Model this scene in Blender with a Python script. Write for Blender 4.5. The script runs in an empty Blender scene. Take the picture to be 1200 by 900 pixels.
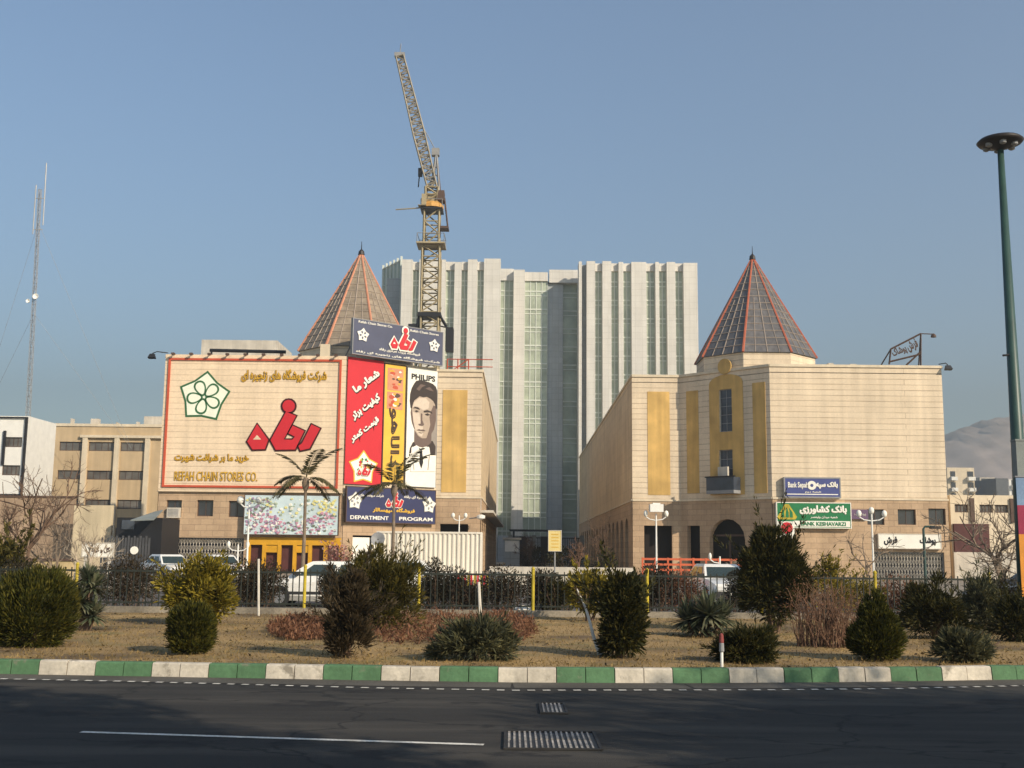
import bpy, math, random, unicodedata
import numpy as np
from mathutils import Vector, Matrix

# ------------------------------------------------------------------ camera, sky, sun, exposure
SC = bpy.context.scene
COL = SC.collection
FPX, CX, CY, HCAM = 1317.0, 600.0, 450.0, 1.80      # focal length in photo pixels
cam = bpy.data.cameras.new('camera'); camo = bpy.data.objects.new('camera', cam); COL.objects.link(camo)
cam.sensor_width = 36.0; cam.lens = 36.0 * FPX / 1200.0; cam.clip_start = 0.1; cam.clip_end = 20000
camo.location = (0, 0, HCAM)
ROT = Matrix.Rotation(math.radians(90 + 8.42), 3, 'X') @ Matrix.Rotation(math.radians(0.6), 3, 'Z')
camo.rotation_euler = ROT.to_euler()
SC.camera = camo

SUN_AZ, SUN_EL = math.radians(134.0), math.radians(27.0)   # azimuth clockwise from +Y
w = bpy.data.worlds.new('World'); SC.world = w; w.use_nodes = True
nt = w.node_tree; bg = nt.nodes['Background']
sky = nt.nodes.new('ShaderNodeTexSky'); sky.sky_type = 'NISHITA'; sky.sun_disc = False
sky.sun_elevation = SUN_EL; sky.sun_rotation = SUN_AZ
sky.air_density = 1.35; sky.dust_density = 0.3; sky.ozone_density = 3.0; sky.altitude = 1200
nt.links.new(sky.outputs[0], bg.inputs[0]); bg.inputs[1].default_value = 0.104
sl = bpy.data.lights.new('sun', 'SUN'); slo = bpy.data.objects.new('sun', sl); COL.objects.link(slo)
sl.energy = 5.0; sl.angle = math.radians(0.53); sl.color = (1.0, 0.865, 0.68)
LDIR = Vector((math.sin(SUN_AZ) * math.cos(SUN_EL), math.cos(SUN_AZ) * math.cos(SUN_EL), math.sin(SUN_EL)))
slo.rotation_euler = LDIR.to_track_quat('Z', 'Y').to_euler(); slo.location = LDIR * 60
SC.view_settings.view_transform = 'Standard'; SC.view_settings.look = 'None'
SC.view_settings.exposure = 0.62; SC.view_settings.gamma = 1.0
SC.render.engine = 'CYCLES'; SC.cycles.use_denoising = True
SC.cycles.max_bounces = 6; SC.cycles.volume_bounces = 0

# ------------------------------------------------------------------ pixel <-> world
CAMP = Vector((0, 0, HCAM))
def ray(px, py):
    return ROT @ Vector(((px - CX) / FPX, -(py - CY) / FPX, -1.0))
def P(px, py, Y):
    d = ray(px, py); return CAMP + d * (Y / d.y)
def G(px, py, z=0.0):
    d = ray(px, py); return CAMP + d * ((z - HCAM) / d.z)
def lawn_z(y):
    return 0.18 - 0.09 * min(max((y - 16) / 13.5, 0), 1)
def GL(px, py):
    z = 0.15
    for _ in range(4):
        p = G(px, py, z); z = lawn_z(p.y)
    return p
def Zat(px, py, Y): return P(px, py, Y).z
def Xat(px, py, Y): return P(px, py, Y).x
def lin(r, g, b):
    f = lambda c: ((c / 255 + 0.055) / 1.055) ** 2.4 if c > 10 else c / 255 / 12.92
    return (f(r), f(g), f(b))

# ------------------------------------------------------------------ materials
def newmat(name):
    m = bpy.data.materials.new(name); m.use_nodes = True
    t = m.node_tree; return m, t, t.nodes['Principled BSDF']
def node(t, typ, **kw):
    n = t.nodes.new(typ)
    for k, v in kw.items(): setattr(n, k, v)
    return n
def noise_mul(t, sock, src, scale, lo, hi, detail=4, stretch=None):
    n = node(t, 'ShaderNodeTexNoise'); n.inputs['Scale'].default_value = scale; n.inputs['Detail'].default_value = detail
    if stretch:
        mp = node(t, 'ShaderNodeMapping'); mp.inputs['Scale'].default_value = stretch
        t.links.new(src, mp.inputs[0]); src = mp.outputs[0]
    t.links.new(src, n.inputs['Vector'])
    mr = node(t, 'ShaderNodeMapRange'); mr.inputs[1].default_value = 0.3; mr.inputs[2].default_value = 0.7
    mr.inputs[3].default_value = lo; mr.inputs[4].default_value = hi
    t.links.new(n.outputs['Fac'], mr.inputs[0])
    mx = node(t, 'ShaderNodeMix', data_type='RGBA', blend_type='MULTIPLY'); mx.inputs[0].default_value = 1.0
    t.links.new(sock, mx.inputs[6]); t.links.new(mr.outputs[0], mx.inputs[7])
    return mx.outputs[2]
def mat(name, col, rough=0.8, var=0.12, sc=1.5, fine=0.08, fsc=25, bump=0.0, bsc=30, metal=0.0, spec=0.3, streak=0.0, coat=0.0):
    m, t, b = newmat(name)
    tc = node(t, 'ShaderNodeTexCoord'); rgb = node(t, 'ShaderNodeRGB'); rgb.outputs[0].default_value = (*col, 1)
    s = rgb.outputs[0]; src = tc.outputs['Object']
    if var: s = noise_mul(t, s, src, sc, 1 - var, 1 + var)
    if fine: s = noise_mul(t, s, src, fsc, 1 - fine, 1 + fine)
    if streak: s = noise_mul(t, s, src, 1.0, 1 - streak, 1.05, stretch=(2.5, 2.5, 0.12))
    t.links.new(s, b.inputs['Base Color'])
    b.inputs['Roughness'].default_value = rough; b.inputs['Metallic'].default_value = metal
    b.inputs['Specular IOR Level'].default_value = spec
    if coat: b.inputs['Coat Weight'].default_value = coat; b.inputs['Coat Roughness'].default_value = 0.08
    if bump:
        n = node(t, 'ShaderNodeTexNoise'); n.inputs['Scale'].default_value = bsc; n.inputs['Detail'].default_value = 5
        t.links.new(src, n.inputs['Vector'])
        bp = node(t, 'ShaderNodeBump'); bp.inputs['Strength'].default_value = bump; bp.inputs['Distance'].default_value = 0.03
        t.links.new(n.outputs['Fac'], bp.inputs['Height']); t.links.new(bp.outputs[0], b.inputs['Normal'])
    return m
def brickmat(name, c1, c2, mortar, bw, bh, ms=0.012, rough=0.85, var=0.1, streak=0.12, bump=0.5, off=0.5, smooth=0.3):
    m, t, b = newmat(name)
    uv = node(t, 'ShaderNodeUVMap'); tc = node(t, 'ShaderNodeTexCoord')
    br = node(t, 'ShaderNodeTexBrick'); br.offset = off
    br.inputs['Color1'].default_value = (*c1, 1); br.inputs['Color2'].default_value = (*c2, 1); br.inputs['Mortar'].default_value = (*mortar, 1)
    br.inputs['Scale'].default_value = 1.0; br.inputs['Mortar Size'].default_value = ms; br.inputs['Mortar Smooth'].default_value = smooth
    br.inputs['Brick Width'].default_value = bw; br.inputs['Row Height'].default_value = bh; br.inputs['Bias'].default_value = 0.0
    t.links.new(uv.outputs[0], br.inputs['Vector'])
    if bw > 20:
        mq = node(t, 'ShaderNodeMapping'); mq.inputs['Scale'].default_value = (.35, .35, 2.3); t.links.new(tc.outputs['Object'], mq.inputs[0])
        nq = node(t, 'ShaderNodeTexNoise'); nq.inputs['Scale'].default_value = 1.0; nq.inputs['Detail'].default_value = 4; t.links.new(mq.outputs[0], nq.inputs['Vector'])
        rq = node(t, 'ShaderNodeMapRange'); rq.inputs[1].default_value = .3; rq.inputs[2].default_value = .7; rq.inputs[3].default_value = .004; rq.inputs[4].default_value = .05; t.links.new(nq.outputs['Fac'], rq.inputs[0]); t.links.new(rq.outputs[0], br.inputs['Mortar Size'])
    s = noise_mul(t, br.outputs['Color'], tc.outputs['Object'], 0.35, 1 - var, 1 + var)
    s = noise_mul(t, s, tc.outputs['Object'], 8.0, 0.93, 1.06)
    if streak: s = noise_mul(t, s, tc.outputs['Object'], 1.0, 1 - streak, 1.06, stretch=(1.6, 1.6, 0.1))
    t.links.new(s, b.inputs['Base Color']); b.inputs['Roughness'].default_value = rough; b.inputs['Specular IOR Level'].default_value = 0.25
    bp = node(t, 'ShaderNodeBump'); bp.inputs['Strength'].default_value = bump; bp.inputs['Distance'].default_value = 0.02; bp.invert = True
    t.links.new(br.outputs['Fac'], bp.inputs['Height']); t.links.new(bp.outputs[0], b.inputs['Normal'])
    return m
def leafmat(name, cols, rough=0.6, trans=0.25):
    m, t, b = newmat(name)
    g = node(t, 'ShaderNodeNewGeometry'); r = node(t, 'ShaderNodeValToRGB')
    el = r.color_ramp.elements
    while len(el) < len(cols): el.new(0.5)
    for i, c in enumerate(cols):
        el[i].position = i / (len(cols) - 1); el[i].color = (*c, 1)
    tc = node(t, 'ShaderNodeTexCoord')
    t.links.new(g.outputs['Random Per Island'], r.inputs[0])
    s = noise_mul(t, r.outputs[0], tc.outputs['Object'], 2.2, 0.65, 1.35)
    t.links.new(s, b.inputs['Base Color']); b.inputs['Roughness'].default_value = rough; b.inputs['Specular IOR Level'].default_value = 0.2
    tr = node(t, 'ShaderNodeBsdfTranslucent'); t.links.new(s, tr.inputs[0])
    mx = node(t, 'ShaderNodeMixShader'); mx.inputs[0].default_value = trans
    t.links.new(b.outputs[0], mx.inputs[1]); t.links.new(tr.outputs[0], mx.inputs[2])
    t.links.new(mx.outputs[0], t.nodes['Material Output'].inputs[0])
    return m

M = {}
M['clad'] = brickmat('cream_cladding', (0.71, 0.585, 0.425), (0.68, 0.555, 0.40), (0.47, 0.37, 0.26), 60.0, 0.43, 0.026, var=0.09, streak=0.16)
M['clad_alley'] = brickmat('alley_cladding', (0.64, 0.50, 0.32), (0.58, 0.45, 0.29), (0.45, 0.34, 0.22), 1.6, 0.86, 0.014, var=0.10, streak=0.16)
M['panel_wall'] = brickmat('sign_cladding', (0.75, 0.595, 0.42), (0.73, 0.575, 0.40), (0.57, 0.44, 0.30), 60.0, 0.43, 0.026, var=0.07, streak=0.10)
M['stone'] = brickmat('tan_base_stone', (0.50, 0.355, 0.225), (0.43, 0.30, 0.19), (0.30, 0.21, 0.14), 0.9, 0.43, 0.016, var=0.14, streak=0.14)
M['ochre'] = mat('ochre_panel', (0.60, 0.385, 0.13), 0.85, 0.2, 0.6, streak=0.2)
M['roof'] = mat('flat_roof', (0.30, 0.26, 0.22), 0.95, 0.2)
M['cream'] = mat('cream_plaster', (0.66, 0.56, 0.41), 0.9, 0.1, 0.8, streak=0.12)
M['pale'] = mat('pale_concrete', (0.55, 0.50, 0.42), 0.9, 0.15, 0.9, streak=0.2)
M['beige'] = mat('beige_brick', (0.52, 0.39, 0.235), 0.9, 0.1, 0.5, streak=0.1)
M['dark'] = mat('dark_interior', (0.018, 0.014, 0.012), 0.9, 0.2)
M['glass'] = mat('window_glass', (0.03, 0.032, 0.04), 0.12, 0.3, 0.7, spec=0.6)
M['blueglass'] = mat('blue_window_glass', (0.045, 0.055, 0.075), 0.15, 0.4, 0.9, spec=0.6)
M['bronze'] = mat('brown_frame', (0.09, 0.055, 0.04), 0.6)
M['black'] = mat('black_metal', (0.018, 0.018, 0.02), 0.5)
M['grey'] = mat('grey_metal', (0.25, 0.25, 0.25), 0.5)
M['white'] = mat('white_paint', (0.78, 0.76, 0.70), 0.5, 0.06)
M['offwhite'] = mat('off_white_print', (0.80, 0.77, 0.68), 0.7, 0.05)
M['red'] = mat('red_print', (0.54, 0.022, 0.032), 0.55, 0.06, 0.8)
M['darkred'] = mat('dark_red_edge', (0.05, 0.008, 0.008), 0.6)
M['rust'] = mat('rust_red_border', (0.50, 0.085, 0.04), 0.6, 0.1)
M['gold'] = mat('gold_letters', (0.62, 0.36, 0.03), 0.4, 0.12, spec=0.5)
M['goldedge'] = mat('dark_gold_edge', (0.22, 0.115, 0.015), 0.6)
M['yellow'] = mat('yellow_print', (0.72, 0.44, 0.06), 0.6, 0.1, 0.7)
M['yellowpaint'] = mat('yellow_paint', (0.44, 0.34, 0.03), 0.6, 0.3, 3)
M['amber'] = mat('amber_shopfront_paint', (0.62, 0.32, 0.02), 0.5, 0.12)
M['navy'] = mat('navy_print', (0.035, 0.04, 0.105), 0.55, 0.1, 0.7)
M['slate'] = mat('slate_blue_print', (0.075, 0.082, 0.13), 0.55, 0.1, 0.7)
M['blue'] = mat('blue_print', (0.06, 0.075, 0.22), 0.5, 0.06)
M['green'] = mat('green_print', (0.015, 0.17, 0.06), 0.5, 0.06)
M['logogreen'] = mat('logo_green_line', (0.03, 0.12, 0.045), 0.6)
M['logowhite'] = mat('logo_white_fill', (0.78, 0.80, 0.66), 0.7, 0.04)
M['violet'] = mat('violet_print', (0.13, 0.08, 0.14), 0.6)
M['maroon'] = mat('maroon_panel', (0.085, 0.03, 0.028), 0.7, 0.2)
M['asphalt'] = mat('asphalt', (0.031, 0.029, 0.026), 0.92, 0.12, 0.35, fine=0.22, fsc=60, bump=0.35, bsc=90, spec=0.25)
def wear(m, col, scale, lo, hi, amt, stretch=(1, 1, 1), vor=None):
    t = m.node_tree; b = t.nodes['Principled BSDF']; old = b.inputs['Base Color'].links[0].from_socket
    tc_ = node(t, 'ShaderNodeTexCoord'); mp = node(t, 'ShaderNodeMapping'); mp.inputs['Scale'].default_value = stretch; t.links.new(tc_.outputs['Object'], mp.inputs[0])
    if vor is None: n_ = node(t, 'ShaderNodeTexNoise'); n_.inputs['Scale'].default_value = scale; n_.inputs['Detail'].default_value = 8; n_.inputs['Roughness'].default_value = .65; f = n_.outputs['Fac']; t.links.new(mp.outputs[0], n_.inputs['Vector'])
    else:
        nz = node(t, 'ShaderNodeTexNoise'); nz.inputs['Scale'].default_value = 1.6; nz.inputs['Detail'].default_value = 5; t.links.new(mp.outputs[0], nz.inputs['Vector'])
        ad = node(t, 'ShaderNodeMix', data_type='RGBA', blend_type='ADD'); ad.inputs[0].default_value = vor; t.links.new(mp.outputs[0], ad.inputs[6]); t.links.new(nz.outputs['Color'], ad.inputs[7])
        n_ = node(t, 'ShaderNodeTexVoronoi', feature='DISTANCE_TO_EDGE'); n_.inputs['Scale'].default_value = scale; t.links.new(ad.outputs[2], n_.inputs['Vector']); f = n_.outputs['Distance']
    mr = node(t, 'ShaderNodeMapRange'); mr.inputs[1].default_value = lo; mr.inputs[2].default_value = hi; mr.inputs[3].default_value = 0 if vor is None else amt; mr.inputs[4].default_value = amt if vor is None else 0; t.links.new(f, mr.inputs[0])
    mx = node(t, 'ShaderNodeMix', data_type='RGBA'); t.links.new(mr.outputs[0], mx.inputs[0]); t.links.new(old, mx.inputs[6]); mx.inputs[7].default_value = (*col, 1); t.links.new(mx.outputs[2], b.inputs['Base Color'])
wear(M['asphalt'], (0.062, 0.056, 0.047), 0.5, .46, .60, .85, (.2, 1.8, 1)); wear(M['asphalt'], (0.017, 0.016, 0.016), 0.9, .57, .62, .85, (.6, 1, 1)); wear(M['asphalt'], (0.012, 0.012, 0.012), 0.22, .0, .009, .85, (1, 1.5, 1), .8)
M['ironworn'] = mat('worn_iron', (0.30, 0.27, 0.235), 0.7, 0.4, 3, fine=0.4, fsc=20)
M['asphalt2'] = mat('service_road_asphalt', (0.10, 0.09, 0.08), 0.9, 0.2, 0.4)
M['ground'] = mat('city_ground', (0.20, 0.17, 0.13), 0.95, 0.25, 0.05)
M['paving'] = mat('paving', (0.27, 0.23, 0.18), 0.9, 0.2, 0.5)
M['roadpaint'] = mat('worn_road_paint', (0.60, 0.57, 0.50), 0.8, 0.25, 5, fine=0.25, fsc=40)
M['kerbwhite'] = mat('kerb_white', (0.53, 0.475, 0.385), 0.85, 0.16, 2.0, fine=0.12, fsc=18, streak=0.25, bump=0.2)
M['kerbgreen'] = mat('kerb_green', (0.080, 0.165, 0.080), 0.8, 0.18, 2.0, fine=0.12, fsc=18, streak=0.2, bump=0.2)
wear(M['kerbwhite'], (0.20, 0.175, 0.135), 3.5, .56, .66, .85); wear(M['kerbgreen'], (0.19, 0.175, 0.13), 3.5, .58, .68, .8)
M['gutter'] = mat('gutter_dust', (0.085, 0.077, 0.064), 0.95, 0.3, 0.8, fine=0.25)
M['towerwall'] = brickmat('tower_marble', (0.63, 0.605, 0.55), (0.60, 0.575, 0.52), (0.50, 0.48, 0.43), 1.1, 1.02, 0.03, var=0.06, streak=0.06, bump=0.2, off=0.0)
M['towerglass'] = mat('tower_green_glass', (0.36, 0.40, 0.31), 0.32, 0.25, 0.35, fine=0.1, fsc=1.2, spec=0.5)
M['towergrey'] = brickmat('tower_grey_panel_and_shade', (0.40, 0.42, 0.42), (0.36, 0.38, 0.38), (0.28, 0.29, 0.29), 1.1, 1.02, 0.03, var=0.06, streak=0.05, bump=0.2, off=0.0)  # grey panels, and a recess strip whose shade is put into the colour
M['mullion'] = mat('tower_mullion', (0.60, 0.63, 0.56), 0.5, 0.05)
M['pyrglass_shaded'] = mat('pyramid_glass_shaded', (0.115, 0.108, 0.105), 0.3, 0.25, 0.9, fine=0.2, fsc=3, spec=0.5)  # darker copy of the glass, the look of shaded faces as colour
M['pyrdust_sunlit'] = mat('dusty_pyramid_glass_sunlit', (0.25, 0.20, 0.145), 0.5, 0.2, 0.9, fine=0.2, fsc=3, spec=0.4)  # dusty glass with its sunlit tan put into the colour
M['ridge'] = mat('red_ridge_paint', (0.42, 0.12, 0.065), 0.6, 0.1)
M['ridgepale'] = mat('faded_ridge_paint', (0.56, 0.25, 0.15), 0.6, 0.1)
M['glaze'] = mat('thin_glazing_bar', (0.33, 0.27, 0.22), 0.7, 0.1)
M['crane'] = mat('crane_yellow', (0.34, 0.28, 0.17), 0.6, 0.15, 1)
M['cranegold'] = mat('crane_orange', (0.55, 0.30, 0.08), 0.6, 0.15, 1)
M['polegreen'] = mat('dark_green_pole', (0.025, 0.062, 0.05), 0.45, 0.15, 2, spec=0.5)
M['fencedark'] = mat('dark_fence_paint', (0.022, 0.026, 0.02), 0.6, 0.3, 2)
M['darkcap'] = mat('faded_red_cap', (0.22, 0.05, 0.045), 0.6, 0.2, 6)
M['paleyellow'] = mat('faded_yellow_sign', (0.68, 0.54, 0.22), 0.6, 0.1, 2)
M['cranegrey'] = mat('weathered_jib_paint', (0.30, 0.265, 0.205), 0.6, 0.2, 1)
M['blindglass'] = mat('window_with_blinds', (0.13, 0.12, 0.105), 0.3, 0.45, 0.8, spec=0.5)
M['darkgrey'] = mat('dark_grey_gate_paint', (0.07, 0.07, 0.072), 0.6, 0.2)
M['grateframe'] = mat('dark_grate_frame', (0.03, 0.028, 0.026), 0.8, 0.3, 3)
M['plinth'] = mat('grimy_plinth', (0.27, 0.235, 0.18), 0.95, 0.3, 0.8, fine=0.2, streak=0.3)
M['lampbrown'] = mat('dark_lamp_disc', (0.022, 0.017, 0.016), 0.5, 0.2)
M['bark'] = mat('grey_bark', (0.21, 0.16, 0.115), 0.95, 0.25, 4, bump=0.5)
M['barkpale'] = mat('pale_bark', (0.36, 0.29, 0.21), 0.95, 0.25, 4)
M['twig'] = mat('brown_twigs', (0.14, 0.09, 0.06), 0.95, 0.25, 4)
M['redtwig'] = mat('reddish_twigs', (0.17, 0.098, 0.062), 0.95, 0.25, 3)
M['whitewash'] = mat('whitewashed_stake', (0.60, 0.56, 0.48), 0.9, 0.15, 4)
M['tyre'] = mat('tyre_rubber', (0.02, 0.02, 0.02), 0.85)
M['rim'] = mat('wheel_rim', (0.4, 0.4, 0.4), 0.35, metal=0.7)
M['carwhite'] = mat('white_car_paint', (0.76, 0.74, 0.68), 0.3, 0.03, spec=0.5, coat=0.6)
M['carsilver'] = mat('silver_green_car_paint', (0.30, 0.33, 0.32), 0.3, 0.03, spec=0.5, coat=0.6, metal=0.3)
M['carglass'] = mat('car_glass', (0.03, 0.045, 0.04), 0.08, 0.1, spec=0.8)
M['trimblack'] = mat('car_black_trim', (0.03, 0.03, 0.03), 0.7)
M['taillight'] = mat('tail_light_red', (0.45, 0.02, 0.02), 0.3)
M['headlight'] = mat('headlight_glass', (0.65, 0.65, 0.62), 0.15, spec=0.7)
M['container'] = mat('container_white', (0.74, 0.68, 0.57), 0.6, 0.06, 0.6, streak=0.14)
M['orangefence'] = mat('orange_red_barrier', (0.55, 0.12, 0.05), 0.7, 0.15)
M['skin'] = mat('printed_skin_grey', (0.40, 0.32, 0.25), 0.7, 0.06, 3)
M['skinlight'] = mat('printed_skin_light', (0.56, 0.47, 0.38), 0.7, 0.06, 3)
M['skindark'] = mat('printed_skin_dark', (0.14, 0.10, 0.085), 0.7, 0.06, 3)
M['hairprint'] = mat('printed_hair', (0.045, 0.034, 0.03), 0.7, 0.1, 3)
M['greyprint'] = mat('printed_grey', (0.27, 0.24, 0.21), 0.7, 0.06)
M['awning'] = mat('grey_awning', (0.20, 0.22, 0.21), 0.8)

# ------------------------------------------------------------------ object helpers
ORG = {}
def tag(o, label=None, cat=None, group=None, kind=None):
    if label: o['label'] = label
    if cat: o['category'] = cat
    if group: o['group'] = group
    if kind: o['kind'] = kind
    return o
def thing(name, label, cat, loc=(0, 0, 0), group=None, rz=0.0):
    o = bpy.data.objects.new(name, None); COL.objects.link(o); o.empty_display_size = 0.2
    o.location = loc; o.rotation_euler = (0, 0, rz); ORG[o.name] = Vector(loc)
    return tag(o, label, cat, group)
def link(name, me, parent=None, loc=None):
    o = bpy.data.objects.new(name, me); COL.objects.link(o)
    if parent is not None: o.parent = parent; ORG[o.name] = ORG.get(parent.name, Vector())
    if loc is not None: o.location = loc; ORG[o.name] = Vector(loc)
    return o
def copy_tree(o, loc=None, rz=None, scale=None, label=None, parent=None):
    c = o.copy(); COL.objects.link(c)
    if parent is not None: c.parent = parent
    if loc is not None: c.location = loc
    if rz is not None: c.rotation_euler = (c.rotation_euler[0], c.rotation_euler[1], rz)
    if scale is not None: c.scale = scale if hasattr(scale, '__len__') else (scale,) * 3
    if label: c['label'] = label
    for ch in o.children: copy_tree(ch, parent=c)
    return c

class MB:
    def __init__(s): s.v = []; s.f = []; s.m = []; s.mi = 0; s.X = None
    def pt(s, p):
        p = Vector(p)
        s.v.append(tuple(s.X @ p) if s.X is not None else tuple(p)); return len(s.v) - 1
    def face(s, pts):
        s.f.append([s.pt(p) for p in pts]); s.m.append(s.mi); return s
    def idx(s, ids): s.f.append(list(ids)); s.m.append(s.mi)
    def box(s, x0, x1, y0, y1, z0, z1):
        a = [s.pt(p) for p in ((x0,y0,z0),(x1,y0,z0),(x1,y1,z0),(x0,y1,z0),(x0,y0,z1),(x1,y0,z1),(x1,y1,z1),(x0,y1,z1))]
        for q in ((3,2,1,0),(4,5,6,7),(0,1,5,4),(1,2,6,5),(2,3,7,6),(3,0,4,7)): s.idx([a[i] for i in q])
        return s
    def prism(s, poly, z0, z1, top=True, bottom=True):      # poly counter-clockwise from above
        n = len(poly); a = [s.pt((p[0], p[1], z0)) for p in poly]; b = [s.pt((p[0], p[1], z1)) for p in poly]
        for i in range(n): s.idx((a[i], a[(i+1) % n], b[(i+1) % n], b[i]))
        if top: s.idx(b)
        if bottom: s.idx(a[::-1])
        return s
    def loft(s, rings, caps=True):
        R = [[s.pt(p) for p in r] for r in rings]; n = len(R[0])
        for a, b in zip(R, R[1:]):
            for i in range(n): s.idx((a[i], a[(i+1) % n], b[(i+1) % n], b[i]))
        if caps: s.idx(R[0][::-1]); s.idx(R[-1])
        return s
    def tube(s, pts, rs, n=6, caps=True):
        pts = [Vector(p) for p in pts]
        if not hasattr(rs, '__len__'): rs = [rs] * len(pts)
        rings = []; ref = None
        for i, p in enumerate(pts):
            d = (pts[min(i+1, len(pts)-1)] - pts[max(i-1, 0)])
            if d.length < 1e-9: d = Vector((0, 0, 1))
            d.normalize()
            if ref is None: ref = Vector((1, 0, 0)) if abs(d.x) < 0.9 else Vector((0, 1, 0))
            a = ref - d * ref.dot(d)
            if a.length < 1e-6: a = d.orthogonal()
            a.normalize(); ref = a; b = d.cross(a)
            rings.append([p + (a * math.cos(2*math.pi*k/n) + b * math.sin(2*math.pi*k/n)) * rs[i] for k in range(n)])
        return s.loft(rings, caps)
    def bar(s, p, q, r): return s.tube([p, q], r, 4)
    def lathe(s, c, prof, n=16):
        c = Vector(c)
        rings = [[c + Vector((r*math.cos(2*math.pi*k/n), r*math.sin(2*math.pi*k/n), z)) for k in range(n)] for r, z in prof]
        return s.loft(rings)
    def build(s, name, mats, parent=None, smooth=False, local=False, loc=None):
        me = bpy.data.meshes.new(name)
        org = Vector()
        if not local:
            if loc is not None: org = Vector(loc)
            elif parent is not None: org = ORG.get(parent.name, Vector())
        V = np.array(s.v, dtype=np.float64) - np.array(org)
        me.from_pydata(V.tolist(), [], s.f)
        if not isinstance(mats, (list, tuple)): mats = [mats]
        for m in mats: me.materials.append(m)
        if len(mats) > 1: me.polygons.foreach_set('material_index', s.m)
        if smooth: me.polygons.foreach_set('use_smooth', [True] * len(s.f))
        uv = me.uv_layers.new(name='UVMap'); W = V + np.array(org)
        buf = np.zeros((len(me.loops), 2))
        for p in me.polygons:
            n = p.normal
            ids = [me.loops[i].vertex_index for i in p.loop_indices]
            if abs(n.z) > 0.75: buf[list(p.loop_indices)] = W[ids][:, :2]
            else:
                t = Vector((-n.y, n.x, 0)).normalized()
                buf[list(p.loop_indices), 0] = W[ids] @ np.array(t); buf[list(p.loop_indices), 1] = W[ids][:, 2]
        uv.data.foreach_set('uv', buf.ravel())
        me.update()
        return link(name, me, parent, loc)

class Pl:
    """vertical plane: origin O, direction u (left to right seen from outside), outward normal n"""
    def __init__(s, A, B):
        s.O = Vector((A[0], A[1], 0)); d = Vector((B[0]-A[0], B[1]-A[1], 0)); s.len = d.length
        s.u = d.normalized(); s.n = Vector((s.u.y, -s.u.x, 0))
    def pt(s, a, b, d=0.0): return s.O + s.u * a + Vector((0, 0, b)) + s.n * d
    def px(s, px, py):
        r = ray(px, py); k = (s.O - CAMP).dot(s.n) / r.dot(s.n); p = CAMP + r * k
        return ((p - s.O).dot(s.u), p.z)
    def rect(s, x0, y0, x1, y1):          # photo pixel rectangle -> (a0,a1,b0,b1) on the plane
        ym = (y0 + y1) / 2; xm = (x0 + x1) / 2
        return s.px(x0, ym)[0], s.px(x1, ym)[0], s.px(xm, y1)[1], s.px(xm, y0)[1]
    def box(s, mb, a0, a1, b0, b1, d0, d1):
        c = [s.pt(a, b, d) for d in (d0, d1) for b in (b0, b1) for a in (a0, a1)]
        i = [mb.pt(p) for p in c]
        for q in ((1,0,2,3),(4,5,7,6),(0,1,5,4),(3,2,6,7),(2,0,4,6),(1,3,7,5)): mb.idx([i[k] for k in q])
        return mb
    def poly(s, mb, pts, d0, d1):
        n = len(pts)
        ar = sum(pts[i][0]*pts[(i+1)%n][1] - pts[(i+1)%n][0]*pts[i][1] for i in range(n))
        if ar < 0: pts = pts[::-1]
        f = [mb.pt(s.pt(a, b, d1)) for a, b in pts]; k = [mb.pt(s.pt(a, b, d0)) for a, b in pts]
        mb.idx(f); mb.idx(k[::-1])
        for i in range(n): mb.idx((k[i], k[(i+1)%n], f[(i+1)%n], f[i]))
        return mb
    def frame(s, mb, a0, a1, b0, b1, t, d0, d1):
        s.box(mb, a0, a1, b1-t, b1, d0, d1); s.box(mb, a0, a1, b0, b0+t, d0, d1)
        s.box(mb, a0, a0+t, b0+t, b1-t, d0, d1); s.box(mb, a1-t, a1, b0+t, b1-t, d0, d1)
        return mb
    def wall(s, mb, a0, a1, b0, b1, holes=(), depth=0.3, d=0.0, arch=()):
        """wall face with rectangular holes (u0,u1,v0,v1) and reveals; holes listed in arch get a round head"""
        hs = [h for h in holes]
        us = sorted({a0, a1, *[x for h in hs for x in h[:2]]}); vs = sorted({b0, b1, *[x for h in hs for x in h[2:]]})
        us = [u for u in us if a0 <= u <= a1]; vs = [v for v in vs if b0 <= v <= b1]
        for i in range(len(us)-1):
            for j in range(len(vs)-1):
                um, vm = (us[i]+us[i+1])/2, (vs[j]+vs[j+1])/2
                if any(h[0] < um < h[1] and h[2] < vm < h[3] for h in hs): continue
                mb.face([s.pt(us[i], vs[j], d), s.pt(us[i+1], vs[j], d), s.pt(us[i+1], vs[j+1], d), s.pt(us[i], vs[j+1], d)])
        for k, h in enumerate(hs):
            u0, u1, v0, v1 = h
            e = d - depth
            mb.face([s.pt(u0, v0, d), s.pt(u0, v1, d), s.pt(u0, v1, e), s.pt(u0, v0, e)])
            mb.face([s.pt(u1, v1, d), s.pt(u1, v0, d), s.pt(u1, v0, e), s.pt(u1, v1, e)])
            mb.face([s.pt(u0, v1, d), s.pt(u1, v1, d), s.pt(u1, v1, e), s.pt(u0, v1, e)])
            mb.face([s.pt(u1, v0, d), s.pt(u0, v0, d), s.pt(u0, v0, e), s.pt(u1, v0, e)])
            if k in arch:
                r = (u1-u0)/2; uc = (u0+u1)/2; N = 8
                arc = [(uc + r*math.cos(math.pi*t/N), v1 - r + r*math.sin(math.pi*t/N)) for t in range(N+1)]
                for t in range(N):
                    (p0, q0), (p1, q1) = arc[t], arc[t+1]
                    mb.face([s.pt(p1, q1, d), s.pt(p0, q0, d), s.pt(p0, v1, d), s.pt(p1, v1, d)])
                    mb.face([s.pt(p0, q0, d), s.pt(p1, q1, d), s.pt(p1, q1, e), s.pt(p0, q0, e)])
        return mb

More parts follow.
